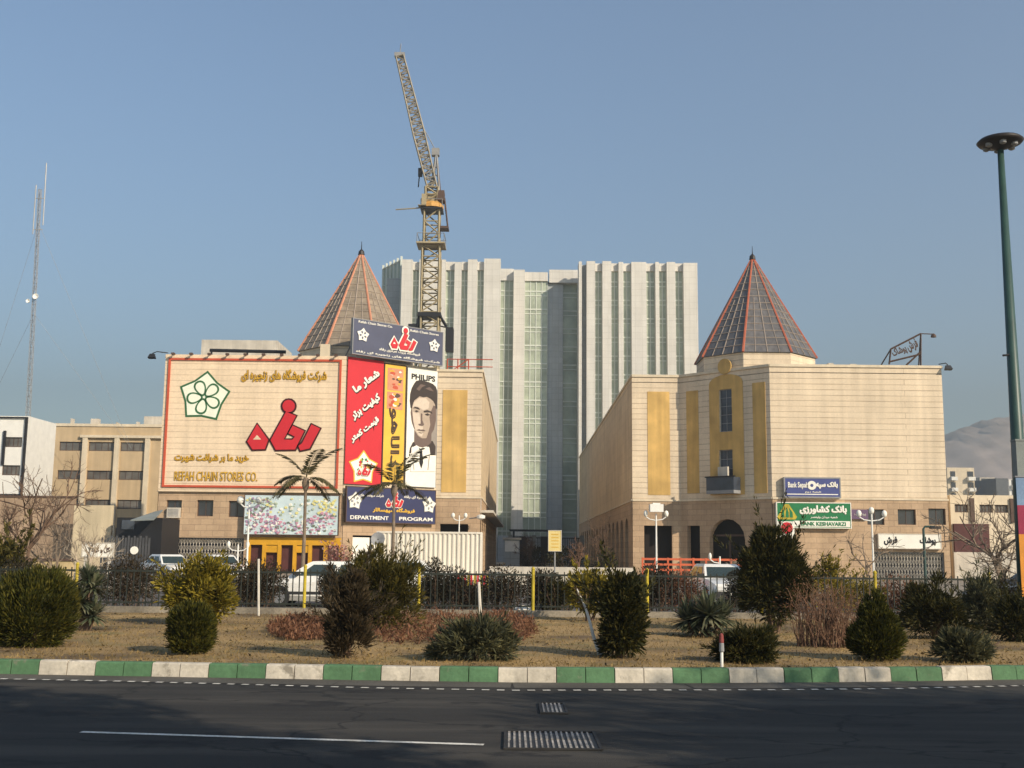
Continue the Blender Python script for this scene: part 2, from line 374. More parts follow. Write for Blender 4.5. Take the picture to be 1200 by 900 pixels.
# ------------------------------------------------------------------ lettering
FORMS = {}
for cp in list(range(0xFB50, 0xFE00)) + list(range(0xFE70, 0xFF00)):
    dd = unicodedata.decomposition(chr(cp)).split()
    if len(dd) == 2 and dd[0] in ('<isolated>', '<initial>', '<medial>', '<final>'):
        FORMS.setdefault(chr(int(dd[1], 16)), {})[dd[0][1:-1]] = chr(cp)
def fa(s):
    out = []
    for i, c in enumerate(s):
        f = FORMS.get(c)
        if not f: out.append(c); continue
        pj = i > 0 and 'initial' in FORMS.get(s[i-1], {})
        nj = i + 1 < len(s) and 'final' in FORMS.get(s[i+1], {}) and 'initial' in f
        out.append(f.get('medial' if pj and nj else 'final' if pj else 'initial' if nj else 'isolated', c))
    return ''.join(out[::-1])
def text(s, pl, a, b, wid, hei, material, parent, d=0.02, ang=0.0, bold=0.045, persian=False, thick=0.02, name='lettering'):
    cu = bpy.data.curves.new(name, 'FONT'); cu.body = fa(s) if persian else s
    cu.resolution_u = 3
    if persian: cu.fill_mode = 'NONE'; cu.bevel_depth = bold; cu.bevel_resolution = 0
    else: cu.offset = bold * 0.4; cu.extrude = 0.02
    o = bpy.data.objects.new('tmp', cu); COL.objects.link(o)
    dg = bpy.context.evaluated_depsgraph_get()
    me = bpy.data.meshes.new_from_object(o.evaluated_get(dg)); bpy.data.objects.remove(o); bpy.data.curves.remove(cu)
    n = len(me.vertices); co = np.zeros(n * 3); me.vertices.foreach_get('co', co); co = co.reshape(-1, 3)
    mn, mx = co.min(0), co.max(0); c = (mn + mx) / 2; sz = mx - mn
    q = co - c
    x = q[:, 0] * (wid / sz[0]); y = q[:, 1] * (hei / sz[1]); zz = q[:, 2] / max(sz[2], 1e-6) * thick
    ca, sa = math.cos(ang), math.sin(ang)
    x, y = x * ca - y * sa, x * sa + y * ca
    org = np.array(ORG.get(parent.name, Vector()))
    Wd = (np.array(pl.O) + np.outer(a + x, np.array(pl.u)) + np.outer(b + y, np.array((0, 0, 1.0))) + np.outer(d + zz, np.array(pl.n))) - org
    me.vertices.foreach_set('co', Wd.ravel()); me.materials.clear(); me.materials.append(material); me.update(); me.name = name
    return link(name, me, parent)
def tpx(s, pl, x0, y0, x1, y1, material, parent, **k):       # lettering filling a photo rectangle on the plane
    a0, a1, b0, b1 = pl.rect(x0, y0, x1, y1)
    return text(s, pl, (a0+a1)/2, (b0+b1)/2, a1-a0, b1-b0, material, parent, **k)
def star_logo(pl, a, b, r, d, fill, line, parent, rot=0.0, name='emblem'):
    """five-petal flower inside a pointed pentagon"""
    A0 = math.radians(86) + rot
    mb = MB()
    def pent(k, dd, m, w=0.74 if r > 1 else 0.68):
        mb.mi = m; pts = []
        for i in range(5):
            t = A0 + i * 2 * math.pi / 5
            pts.append((a + k*math.cos(t), b + k*math.sin(t)))
            t2 = t + math.pi / 5
            pts.append((a + k*w*math.cos(t2), b + k*w*math.sin(t2)))
        pl.poly(mb, pts, d, dd)
    pent(r, d + 0.02, 1); pent(r * 0.90, d + 0.03, 0)
    for i in range(5):
        t = A0 + math.radians(29) + i * 2 * math.pi / 5
        for k, m, dd in (((1.0, 1, 0.04), (0.76, 0, 0.05)) if r > 1 else ((0.55, 1, 0.04),)):
            mb.mi = m; pts = []
            for j in range(18):
                q = 2 * math.pi * j / 18
                rr = 0.35 * r + 0.31 * r * k * math.cos(q); ww = 0.285 * r * (k - (.04 if m == 0 else 0)) * math.sin(q) * (0.74 + 0.26 * math.cos(q))
                pts.append((a + rr*math.cos(t) - ww*math.sin(t), b + rr*math.sin(t) + ww*math.cos(t)))
            pl.poly(mb, pts, d, d + dd)
    return mb.build(name, [fill, line], parent)
# the red word on the big sign, traced as shapes in photo pixels
def word_polys():
    k = lambda pts: [(170 + x / 5, 360 + y / 5) for x, y in pts]
    circ = [(847 + 36*math.cos(t*math.pi/8), 583 + 36*math.sin(t*math.pi/8)) for t in range(16)]
    return [k(circ),
            k([(832, 616), (890, 640), (818, 778), (868, 780), (884, 762), (846, 742), (870, 697), (938, 728), (884, 836), (772, 838), (742, 782)]),
            k([(980, 690), (1030, 714), (968, 830), (915, 842), (904, 816), (926, 800)]),
            k([(663, 688), (727, 780), (708, 834), (636, 836), (606, 790)])]
def word(pl, place, d, parent, fill, edge, grow, name='emblem_word'):
    """place(px,py)->(a,b)"""
    mb = MB()
    for pts in word_polys():
        q = [place(x, y) for x, y in pts]; c = (sum(p[0] for p in q)/len(q), sum(p[1] for p in q)/len(q))
        n = len(q); ar = sum(q[i][0]*q[(i+1)%n][1] - q[(i+1)%n][0]*q[i][1] for i in range(n)); sg = 1 if ar > 0 else -1
        out = []
        for i in range(n):
            p0, p1, p2 = Vector(q[i-1]), Vector(q[i]), Vector(q[(i+1)%n])
            n1 = (p1-p0).normalized(); n2 = (p2-p1).normalized()
            nn = Vector((n1.y+n2.y, -n1.x-n2.x)); nn = nn.normalized() if nn.length > 1e-6 else Vector((n1.y, -n1.x))
            out.append(tuple(p1 + nn * grow * sg))
        mb.mi = 1; pl.poly(mb, out, d, d + 0.04)
        mb.mi = 0; pl.poly(mb, q, d, d + 0.09)
    hole = [place(170 + x/5, 360 + y/5) for x, y in ((663, 752), (687, 778), (640, 778))]
    mb.mi = 2; pl.poly(mb, hole, d, d + 0.10)
    return mb.build(name, [fill, edge, M['panel_wall'] if fill == M['red'] and edge == M['darkred'] else edge], parent)

# ------------------------------------------------------------------ ground, road, kerb, lawn
def sheet(name, x0, x1, y0, y1, z, m, nx=1, ny=1):
    mb = MB()
    for i in range(nx):
        for j in range(ny):
            a, b = x0 + (x1-x0)*i/nx, x0 + (x1-x0)*(i+1)/nx; c, d = y0 + (y1-y0)*j/ny, y0 + (y1-y0)*(j+1)/ny
            mb.face([(a, c, z), (b, c, z), (b, d, z), (a, d, z)])
    o = mb.build(name, m); o['kind'] = 'structure'; return o
sheet('ground', -1650, 1650, -250, 1620, -0.03, M['ground'], 4, 4)
sheet('road', -90, 90, 4.5, 17.5, 0.0, M['asphalt'])
sheet('service_road', -90, 90, 29.5, 47, 0.0, M['asphalt2'])
mbp = MB(); mbp.box(-90, 90, 47, 51, -0.02, 0.12); o = mbp.build('pavement', M['paving']); o['kind'] = 'structure'
mbp = MB(); mbp.box(-90, 90, -14, 4.5, -0.02, 0.14); o = mbp.build('pavement', M['paving']); o['kind'] = 'structure'
sheet('forecourt', -90, 90, 51, 240, 0.0, M['paving'])

kb = [(-150, 788), (0, 790), (200, 793.5), (400, 797), (600, 800), (800, 801), (1000, 799.5), (1200, 796.5), (1350, 793)]
KP = [G(x, y, 0.0) for x, y in kb]
KP = [KP[0] + (KP[0]-KP[1]).normalized() * 50] + KP + [KP[-1] + (KP[-1]-KP[-2]).normalized() * 50]
def along(pts, step):
    out = []; 
    for a, b in zip(pts, pts[1:]):
        n = max(1, round((b-a).length / step))
        out += [a.lerp(b, i/n) for i in range(n)]
    return out + [pts[-1]]
fine = along(KP, 0.05); dist = [0]
for a, b in zip(fine, fine[1:]): dist.append(dist[-1] + (b-a).length)
def kpos(s):
    i = min(max(int(np.searchsorted(dist, s)) - 1, 0), len(fine)-2)
    return fine[i].lerp(fine[i+1], (s-dist[i]) / max(dist[i+1]-dist[i], 1e-6)), (fine[i+1]-fine[i]).normalized()
s44 = min(range(len(fine)), key=lambda i: (fine[i] - G(44, 791, 0)).length); S0 = dist[s44]
BL = 0.405; rk = random.Random(4)
kmb = MB(); i0 = -int(S0 / BL); i1 = int((dist[-1]-S0) / BL) - 1
for i in range(i0, i1):
    p, t = kpos(S0 + i*BL + 0.006); q, _ = kpos(S0 + (i+1)*BL - 0.006)
    n = Vector((-t.y, t.x, 0)); j = rk.uniform(-0.008, 0.008); h = 0.195 + rk.uniform(-0.006, 0.006)
    kmb.mi = 0 if (i // 2) % 2 == 0 else 1
    r = lambda b: [b + n*j + Vector((0, 0, -0.02)), b + n*(0.025+j) + Vector((0, 0, h-0.02)), b + n*(0.05+j) + Vector((0, 0, h)), b + n*0.18 + Vector((0, 0, h)), b + n*0.18 + Vector((0, 0, -0.02))]
    kmb.loft([r(p), r(q)])
o = kmb.build('kerb', [M['kerbwhite'], M['kerbgreen']]); o['kind'] = 'structure'
gmb = MB(); st = along(KP, 1.0)
for a, b in zip(st, st[1:]):
    t = (b-a).normalized(); n = Vector((t.y, -t.x, 0)); z = Vector((0, 0, 0.004))
    gmb.face([a + n*0.62 + z, b + n*0.62 + z, b + z, a + z])
o = gmb.build('gutter', M['gutter']); o['kind'] = 'structure'
# lawn
lm, lt, lb = newmat('dry_lawn_soil')
tc = node(lt, 'ShaderNodeTexCoord'); n1 = node(lt, 'ShaderNodeTexNoise'); n1.inputs['Scale'].default_value = 0.55; n1.inputs['Detail'].default_value = 6
cr = node(lt, 'ShaderNodeValToRGB'); e = cr.color_ramp.elements
e[0].position = 0.34; e[0].color = (0.12, 0.075, 0.032, 1); e[1].position = 0.62; e[1].color = (0.35, 0.225, 0.085, 1)
ee = e.new(0.48); ee.color = (0.26, 0.168, 0.064, 1)
lt.links.new(tc.outputs['Object'], n1.inputs['Vector']); lt.links.new(n1.outputs['Fac'], cr.inputs[0])
gn = node(lt, 'ShaderNodeTexNoise'); gn.inputs['Scale'].default_value = 0.9; gn.inputs['Detail'].default_value = 3; mpn = node(lt, 'ShaderNodeMapping'); mpn.inputs['Location'].default_value = (7, 3, 0); lt.links.new(tc.outputs['Object'], mpn.inputs[0]); lt.links.new(mpn.outputs[0], gn.inputs['Vector'])
gr = node(lt, 'ShaderNodeMapRange'); gr.inputs[1].default_value = 0.52; gr.inputs[2].default_value = 0.70; gr.inputs[3].default_value = 0.0; gr.inputs[4].default_value = 0.7; lt.links.new(gn.outputs['Fac'], gr.inputs[0])
gm_ = node(lt, 'ShaderNodeMix', data_type='RGBA'); lt.links.new(gr.outputs[0], gm_.inputs[0]); lt.links.new(cr.outputs[0], gm_.inputs[6]); gm_.inputs[7].default_value = (0.13, 0.115, 0.03, 1)
sx = noise_mul(lt, gm_.outputs[2], tc.outputs['Object'], 14, 0.75, 1.2); lt.links.new(sx, lb.inputs['Base Color']); lb.inputs['Roughness'].default_value = 1.0
lmb = MB(); rows = 26
cols_ = along(KP, 0.7); rl = random.Random(9)
grid = []
for c in cols_:
    r = []
    for j in range(rows + 1):
        k = j / rows; y = (c.y + 0.17) * (1-k) + 29.9 * k
        r.append(lmb.pt((c.x, y, lawn_z(y) + (rl.uniform(-0.018, 0.018) if 0 < j < rows else 0))))
    grid.append(r)
for a, b in zip(grid, grid[1:]):
    for j in range(rows): lmb.idx((a[j], b[j], b[j+1], a[j+1]))
o = lmb.build('lawn', lm, smooth=True); o['kind'] = 'structure'
# painted lines
def strip(mb, a, b, wdt, z=0.004):
    a, b = Vector(a), Vector(b); t = (b-a).normalized(); n = Vector((-t.y, t.x, 0)) * wdt/2; zz = Vector((0, 0, z))
    mb.face([a-n+zz, b-n+zz, b+n+zz, a+n+zz])
dm = MB(); dl = [(-150, 794), (0, 796), (150, 799), (300, 803), (450, 807), (600, 809.5), (900, 809), (1050, 807.5), (1200, 804), (1350, 800)]
DP = along([G(x, y, 0) for x, y in dl], 0.10)
for i in range(0, len(DP)-1, 2): strip(dm, DP[i], DP[i+1], 0.08, 0.008)
o = dm.build('edge_line', M['roadpaint']); o['kind'] = 'structure'
dm = MB(); strip(dm, G(95, 858, 0), G(567, 873, 0), 0.085); o = dm.build('lane_line', M['roadpaint']); o['kind'] = 'structure'

def grate(px0, px1, py0, py1, label, rows_):
    a, b = G(px0, py1, 0), G(px1, py0, 0); c = (a + b) / 2; 
    t = thing('drain_grate', label, 'drain grate', (c.x, c.y, 0), group='drain grates in the road')
    W, D = b.x - a.x, b.y - a.y
    fr = MB(); x0, x1, y0, y1 = c.x-W/2, c.x+W/2, c.y-D/2, c.y+D/2
    for q in ((x0, x1, y0, y0+.03), (x0, x1, y1-.03, y1), (x0, x0+.03, y0+.03, y1-.03), (x1-.03, x1, y0+.03, y1-.03)): fr.box(*q, 0.004, 0.02)
    fr.build('frame', M['grateframe'], t)
    MB().box(x0+.03, x1-.03, y0+.03, y1-.03, 0.003, 0.006).build('pit_shade', M['black'], t)  # flat black sheet on the asphalt, painted shade below the bars
    br = MB(); n = int(W / 0.055); rgr = random.Random(int(px0))
    for r_ in range(rows_):
        ya = y0 + .04 + (D-.08) * r_/rows_; yb = y0 + .04 + (D-.08) * (r_+1)/rows_ - (.03 if r_ < rows_-1 else 0)
        for i in range(n):
            x = x0 + .04 + (W-.08) * i/n
            br.box(x, x + .020 + rgr.uniform(-.004, .004), ya + rgr.uniform(0, .02), yb - rgr.uniform(0, .02), 0.006, 0.019)
    br.build('bars', M['ironworn'], t)
grate(590, 697, 859, 879, 'wide slotted drain grate in the asphalt beside the lane line', 2)
grate(633, 662, 825, 837, 'small slotted drain grate in the asphalt nearer the kerb', 1)

# ------------------------------------------------------------------ the two shopping blocks
def window_in(pl, h, parent, frame_m, pane_m, depth=0.25, t=0.07, bars_v=1, bars_h=0):
    u0, u1, v0, v1 = h
    fr = MB(); pl.frame(fr, u0, u1, v0, v1, t, -depth, -depth+0.06)
    for i in range(bars_v):
        x = u0 + (u1-u0)*(i+1)/(bars_v+1); pl.box(fr, x-t/3, x+t/3, v0+t, v1-t, -depth, -depth+0.05)
    for i in range(bars_h):
        y = v0 + (v1-v0)*(i+1)/(bars_h+1); pl.box(fr, u0+t, u1-t, y-t/3, y+t/3, -depth+0.002, -depth+0.045)
    f = fr.build('window', frame_m, parent)
    pm = MB(); pl.box(pm, u0+t*.5, u1-t*.5, v0+t*.5, v1-t*.5, -depth-0.03, -depth+0.015); pm.build('pane', pane_m, f)
    return f
def shutter(pl, h, parent, depth=0.2):
    u0, u1, v0, v1 = h; fr = MB(); pl.frame(fr, u0, u1, v0, v1, 0.08, -depth, -depth+0.08)
    g = fr.build('folding_grille', M['grey'], parent)
    lt_ = MB(); n = int((u1-u0) / 0.22)
    for i in range(n + 1):
        x = u0 + (u1-u0)*i/n; pl.box(lt_, x-.012, x+.012, v0, v1, -depth+.01, -depth+.04)
    rws = int((v1-v0)/0.45)
    for i in range(n):
        for j in range(rws):
            x0, x1 = u0 + (u1-u0)*i/n, u0 + (u1-u0)*(i+1)/n; y0, y1 = v0 + (v1-v0)*j/rws, v0 + (v1-v0)*(j+1)/rws
            lt_.bar(pl.pt(x0, y0, -depth+.03), pl.pt(x1, y1, -depth+.03), .012); lt_.bar(pl.pt(x1, y0, -depth+.045), pl.pt(x0, y1, -depth+.045), .012)
    lt_.build('lattice', M['pale'], g)
    bk = MB(); pl.box(bk, u0, u1, v0, v1, -depth-.25, -depth-.2); bk.build('shop_glass', M['glass'], g)
def pyramid(parent, c, R, zb, za, glass_m, ridge_m, zdrum, drum_m, dR):
    ang = [math.radians(22.5 + 45*i) for i in range(8)]
    dr = MB(); dr.prism([(c[0]+dR*math.cos(a), c[1]+dR*math.sin(a)) for a in ang], zdrum, zb); dr.build('drum', drum_m, parent)
    base = [Vector((c[0]+R*math.cos(a), c[1]+R*math.sin(a), zb+.02)) for a in ang]; ap = Vector((c[0], c[1], za))
    gm = MB()
    for i in range(8): gm.face([base[i], base[(i+1) % 8], ap])
    gm.face(base[::-1])
    roof = gm.build('pyramid_roof', glass_m, parent)
    for i in range(8):
        rm = MB(); rm.tube([base[i], base[i].lerp(ap, .99)], [.105, .07], 5); rm.build('ridge', ridge_m, roof)
    bm_ = MB()
    for i in range(8):
        p, q = base[i], base[(i+1) % 8]
        out = ((p+q)/2 - Vector((c[0], c[1], zb))).normalized() * 0.02
        for k in range(1, 14):
            f = k / 14; bm_.bar(p.lerp(ap, f)+out, q.lerp(ap, f)+out, .035)
        for f in (.25, .5, .75): 
            bm_.bar(p.lerp(q, f)+out, p.lerp(q, f).lerp(ap, .9 if f == .5 else .55)+out, .035 if f != .5 else .05)
    bm_.build('glazing_bars', M['glaze'], roof)
    fm = MB(); fm.tube([ap, ap + Vector((0, 0, .9))], [.05, .02], 5); fm.lathe(ap - Vector((0, 0, .35)), [(.05, 0), (.28, .1), (.22, .4), (.04, .6)], 8); fm.build('finial', M['lampbrown'], roof)
ZTR = Zat(1000, 428.5, 85); ZTL = Zat(300, 418, 84); ZB = 5.85
AL = 0.00835

def store(side):
    if side == 'R':
        t = thing('shopping_block', 'long cream shopping block with arched openings and a red ridged glass pyramid', 'building', (20, 90, 0), group='mirrored shopping blocks')
        A0, A1, B1, C1 = (9.8, 90.9), (13.67, 90.9), (19.7, 85.0), (32.9, 85.0)
        yend = 172.6; far = (A0[0] + AL*(yend-A0[1]), yend); ZT = ZTR
        poly = [A0, A1, B1, C1, (32.9, yend), far]
        fa_, fb_, fc_, fe_, fs_ = Pl(A0, A1), Pl(A1, B1), Pl(B1, C1), Pl(far, A0), Pl(C1, (32.9, yend))
    else:
        t = thing('shopping_block', 'cream shopping block carrying the large billboards, with a sunlit dusty brown glass pyramid', 'building', (-12, 90, 0), group='mirrored shopping blocks')
        C0, B0, A0, A1 = (-26.2, 84.0), (-12.45, 84.0), (-5.97, 89.4), (-2.38, 89.4)
        yend = 148.0; far = (A1[0] + AL*(yend-A1[1]), yend); ZT = ZTL
        poly = [C0, B0, A0, A1, far, (-26.2, yend)]
        fc_, fb_, fa_, fe_, fs_ = Pl(C0, B0), Pl(B0, A0), Pl(A0, A1), Pl(A1, far), Pl((-26.2, yend), C0)
    W = MB()
    # openings per facet, from the photograph
    if side == 'R':
        wc = [fc_.rect(*r) for r in ((1016, 597, 1036, 615), (1052, 597, 1073, 615), (1088, 596, 1108, 615))]
        gate = fc_.rect(1023, 647, 1107, 690); gate = (gate[0], min(gate[1], fc_.len-0.05), 0.0, gate[3])
        wc = [(h[0], min(h[1], fc_.len-.05), h[2], h[3]) for h in wc]
        hc = wc + [gate]
        da = fa_.rect(755, 616, 788, 690); ha = [(da[0], da[1], 0.0, da[3])]
        arch = fb_.rect(832, 608, 874, 690); n1_ = fb_.rect(806, 616, 821, 690); n2_ = fb_.rect(884, 616, 899, 690)
        hb = [(arch[0], arch[1], 0.0, arch[3]), (n1_[0], n1_[1], 0.0, n1_[3]), (n2_[0], n2_[1], 0.0, n2_[3])]; ab = (0,)
        ub = [fb_.rect(843, 456, 858, 506), fb_.rect(843, 527, 859, 560)]
        ne = 16; he = []
        for i in range(ne):
            a = fe_.len - 3.0 - i*4.6
            he.append((a-3.0, a, 0.0, 4.6))
        ae = tuple(range(ne))
    else:
        wc = [fc_.rect(*r) for r in ((195, 586, 213, 606), (231, 586, 250, 605), (268, 587, 287, 606))]
        gate = fc_.rect(193, 630, 285, 690); shop = fc_.rect(291, 630, 399, 690)
        hc = wc + [(gate[0], gate[1], 0.0, gate[3]), (shop[0], shop[1], 0.0, shop[3])]
        da = fa_.rect(515, 614, 548, 690); ha = [(da[0], da[1], 0.0, da[3])]
        sb = fb_.rect(412, 628, 500, 690); hb = [(sb[0], sb[1], 0.0, sb[3])]; ab = (); ub = []
        ne = 11; he = []
        for i in range(ne):
            a = 2.5 + i*4.6; he.append((a, a+3.0, 0.0, 4.3))
        ae = tuple(range(ne))
    W.mi = 1
    fc_.wall(W, 0, fc_.len, 0, ZB, hc, .3, .05); fb_.wall(W, 0, fb_.len, 0, ZB, hb, .5, .05, ab); fa_.wall(W, 0, fa_.len, 0, ZB, ha, .5, .05)
    fe_.wall(W, 0, fe_.len, 0, ZB, he, .6, .05, ae); fs_.wall(W, 0, fs_.len, 0, ZB, (), .3, .05)
    W.mi = 0
    fc_.wall(W, 0, fc_.len, ZB, ZT); fb_.wall(W, 0, fb_.len, ZB, ZT, ub, .25); fa_.wall(W, 0, fa_.len, ZB, ZT); fs_.wall(W, 0, fs_.len, ZB, ZT)
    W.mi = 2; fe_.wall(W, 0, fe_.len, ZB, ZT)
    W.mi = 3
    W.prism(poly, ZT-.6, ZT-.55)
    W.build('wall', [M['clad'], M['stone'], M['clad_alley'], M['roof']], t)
    # ledges and coping
    L = MB()
    for f in (fc_, fb_, fa_, fe_, fs_):
        f.box(L, 0.0, f.len, ZB-.02, ZB+.12, .0, .11); f.box(L, 0.0, f.len, ZT-.14, ZT+.06, -.3, .09)
    L.build('ledge', M['cream'], t)
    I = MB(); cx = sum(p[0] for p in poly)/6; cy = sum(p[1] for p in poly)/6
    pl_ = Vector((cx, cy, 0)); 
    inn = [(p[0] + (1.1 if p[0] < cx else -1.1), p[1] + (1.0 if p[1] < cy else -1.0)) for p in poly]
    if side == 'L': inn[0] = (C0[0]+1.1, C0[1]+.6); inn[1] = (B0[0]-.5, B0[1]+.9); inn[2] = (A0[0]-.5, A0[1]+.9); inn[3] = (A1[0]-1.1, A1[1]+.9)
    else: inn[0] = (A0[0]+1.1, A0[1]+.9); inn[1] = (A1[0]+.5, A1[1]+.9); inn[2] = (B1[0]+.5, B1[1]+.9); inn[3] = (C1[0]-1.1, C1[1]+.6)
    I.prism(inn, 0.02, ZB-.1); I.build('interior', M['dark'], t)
    for h in wc: window_in(fc_, h, t, M['bronze'], M['glass'], .22)
    shutter(fc_, hc[3], t)
    if side == 'R':
        for h in ub: window_in(fb_, h, t, M['grey'], M['blueglass'], .2, .06, 1, 4 if h is ub[0] else 2)
        for r in ((805, 458, 819, 578), (883, 448, 898, 578)):
            q = MB(); a = fb_.rect(*r); fb_.box(q, *a, .0, .035); q.build('ochre_panel', M['ochre'], t)
        a = fb_.rect(832, 449, 872, 580); q = MB()
        wins = [a] ; top = a[3]
        fb_.wall(q, a[0], a[1], a[2], a[3], ub, .04, .04)
        r_ = (a[1]-a[0])/2; N = 10
        q.face([fb_.pt((a[0]+a[1])/2 + r_*math.cos(math.pi*k/N), top + .45*r_*math.sin(math.pi*k/N), .04) for k in range(N+1)])
        q.build('ochre_panel', M['ochre'], t)
        # balcony under the lower window
        a = fb_.rect(836, 545, 868, 579); q = MB()
        fb_.box(q, a[0], a[1], a[2], a[2]+.25, .04, 1.0); bal = q.build('balcony', M['grey'], t)
        q = MB(); zr = a[2]+1.25
        for (x0, x1, d0, d1) in ((a[0], a[1], .94, .99), (a[0], a[0]+.05, .05, .94), (a[1]-.05, a[1], .05, .94)): fb_.box(q, x0, x1, a[2]+.25, zr, d0, d1)
        q.build('balustrade', M['blueglass'], bal)
        q = MB(); fb_.box(q, a[0]-.1, a[1]+.1, zr, zr+.1, .9, 1.05); q.build('handrail', M['black'], bal)
        q = MB(); fb_.box(q, (a[0]+a[1])/2-.5, (a[0]+a[1])/2+.4, a[2]+1.35, a[2]+2.1, .3, .5); q.build('cooler', M['pale'], bal)
        # doors behind the arches
        q = MB(); fb_.box(q, hb[0][0], hb[0][1], 3.05, 3.2, -.42, -.3); fb_.box(q, (hb[0][0]+hb[0][1])/2-.06, (hb[0][0]+hb[0][1])/2+.06, 0, 3.0, -.42, -.32); q.build('door_frame', M['bronze'], t)
        q = MB(); a = fa_.rect(759, 459, 785, 580); fa_.box(q, *a, .0, .035); q.build('ochre_panel', M['ochre'], t)
        pyramid(t, (19.95, 91.2), 5.0, Zat(880, 413.5, 87), Zat(883, 300, 91), M['pyrglass_shaded'], M['ridge'], ZT-.5, M['clad'], 4.85)
        q = MB(); md = fb_.rect(841, 421, 859, 438); ca, cb, rr = (md[0]+md[1])/2, (md[2]+md[3])/2, .62
        fb_.poly(q, [(ca+rr*math.cos(k*math.pi/10), cb+rr*math.sin(k*math.pi/10)) for k in range(20)], .05, .16); q.build('medallion', M['ochre'], t)
        # roof clutter
        q = MB(); 
        for px, wd, hh in ((962, .9, .5), (972, .4, .8), (980, .6, .55), (998, .5, .75), (1003, .3, .5)):
            x = Xat(px, 420, 89); q.box(x-wd/2, x+wd/2, 88.6, 89.6, ZT-.5, ZT+hh)
        q.tube([(Xat(950, 422, 89), 89, ZT+.35), (Xat(1000, 422, 89), 89, ZT+.35)], .12, 6); q.build('roof_duct', M['pale'], t)
    else:
        q = MB(); a = fa_.rect(518, 457, 547, 577); fa_.box(q, *a, .0, .035); q.build('ochre_panel', M['ochre'], t)
        pyramid(t, (-12.6, 90.6), 4.95, Zat(420, 408, 87), Zat(422, 293, 90), M['pyrdust_sunlit'], M['ridgepale'], ZT-.5, M['clad'], 4.8)
        # shop front in amber painted timber
        s = hc[4]; q = MB(); fc_.box(q, s[0], s[1], s[3]-.55, s[3], -.12, .1)
        for k in range(7):
            x = s[0] + (s[1]-s[0])*k/6; fc_.box(q, x-.13, x+.13, 0, s[3]-.55, -.12, .12)
        for k in (1, 3): fc_.box(q, s[0]+(s[1]-s[0])*k/6+.13, s[0]+(s[1]-s[0])*(k+1)/6-.13, s[3]-1.1, s[3]-.6, -.1, .06)
        sf = q.build('shopfront', M['amber'], t)
        q = MB(); fc_.box(q, s[0], s[1], 0, s[3]-.5, -.28, -.24); q.build('shop_glass', M['maroon'], sf)
        s = hb[0]; q = MB()
        for k in range(4):
            x0 = s[0] + (s[1]-s[0])*k/4; fb_.box(q, x0+.1, x0+(s[1]-s[0])/4-.1, .6, s[3]-.15, -.3, -.15)
        q.build('shop_panel', M['offwhite'], t)
        # roof house, pipe, rail
        q = MB(); x0, x1 = Xat(236, 405, 104), Xat(325, 405, 104); q.box(x0, x1, 104, 111, ZT-.5, Zat(280, 398.5, 104))
        rh = q.build('roof_house', M['pale'], t)
        q = MB(); q.tube([(Xat(246, 411, 96), 96, Zat(246, 410.5, 96)), (Xat(335, 412, 96), 96, Zat(335, 412.5, 96))], .16, 6)
        for px in (248, 290, 330): x = Xat(px, 411, 96); q.box(x-.06, x+.06, 95.9, 96.1, ZT-.6, Zat(px, 411.5, 96))
        q.build('roof_pipe', M['black'], t)
        q = MB(); x0, x1 = Xat(524, 430, 91.5), Xat(549, 430, 91.5); z1 = Zat(536, 421, 91.5)
        for x in (x0, (x0+x1)/2, x1): q.bar((x, 91.5, ZT-.6), (x, 91.5, z1), .05)
        for z in (z1, (z1+ZT)/2): q.bar((x0, 91.5, z), (x1+2, 91.5, z), .04)
        q.bar((x0, 91.5, ZT), (x1, 91.5, z1), .04); q.build('roof_rail', M['rust'], t)
        q = MB(); q.box(Xat(376, 410, 85.5), Xat(388, 410, 85.5), 85.2, 85.9, ZT-.5, Zat(382, 404, 85.5)); q.build('chimney', M['cream'], t)
        # sloping roof of the arcade along the alley side
        q = MB(); fe_.box(q, .6, fe_.len, 4.75, 4.95, .05, 1.0); q.build('arcade_canopy', M['pale'], t)
    return t, fa_, fb_, fc_, fe_, ZT
storeR, RA, RB, RC, RE, _ = store('R')
storeL, LA, LB, LC, LE, _ = store('L')

# ------------------------------------------------------------------ the large cream billboard
bb = thing('billboard', 'huge cream billboard with a white flower emblem and a large red word above the shop', 'billboard', (-19.3, 83.9, 6), group=None)
a0, a1, b0, b1 = LC.rect(190, 417, 405, 577); a0 = max(a0, 0.03)
q = MB(); LC.box(q, a0, a1-.05, b0, b1, .12, .30); q.build('panel', M['panel_wall'], bb)
q = MB(); i0_, i1_, j0_, j1_ = LC.rect(195.5, 421.5, 399, 572); LC.frame(q, i0_, i1_, j0_, j1_, .15, .30, .42); q.build('border', M['rust'], bb)
for k in range(10):
    x = i0_ + .4 + (i1_-i0_-.8)*k/9; q = MB(); LC.box(q, x-.03, x+.03, b1-.02, b1+.06, .2, .75); LC.box(q, x-.12, x+.12, b1-.10, b1+.05, .6, .85); q.build('spot_lamp', M['bronze'], bb)
ca, cb = LC.px(240.5, 466); star_logo(LC, ca, cb, 2.02, .30, M['logowhite'], M['logogreen'], bb, math.radians(-1))
word(LC, LC.px, .31, bb, M['red'], M['darkred'], .14)
for args, pers in ((('شرکت فروشگاه های زنجیره ای', 284, 433, 384, 449), True), (('خرید ما بر شرافت شهرت', 206, 532, 293, 543), True), (('REFAH CHAIN STORES CO.', 206, 553, 303, 564), False)):
    tpx(args[0], LC, *args[1:], M['goldedge'], bb, d=.32, bold=.075 if pers else .05, persian=pers)
    tpx(args[0], LC, *args[1:], M['gold'], bb, d=.36, bold=.035 if pers else .012, persian=pers)

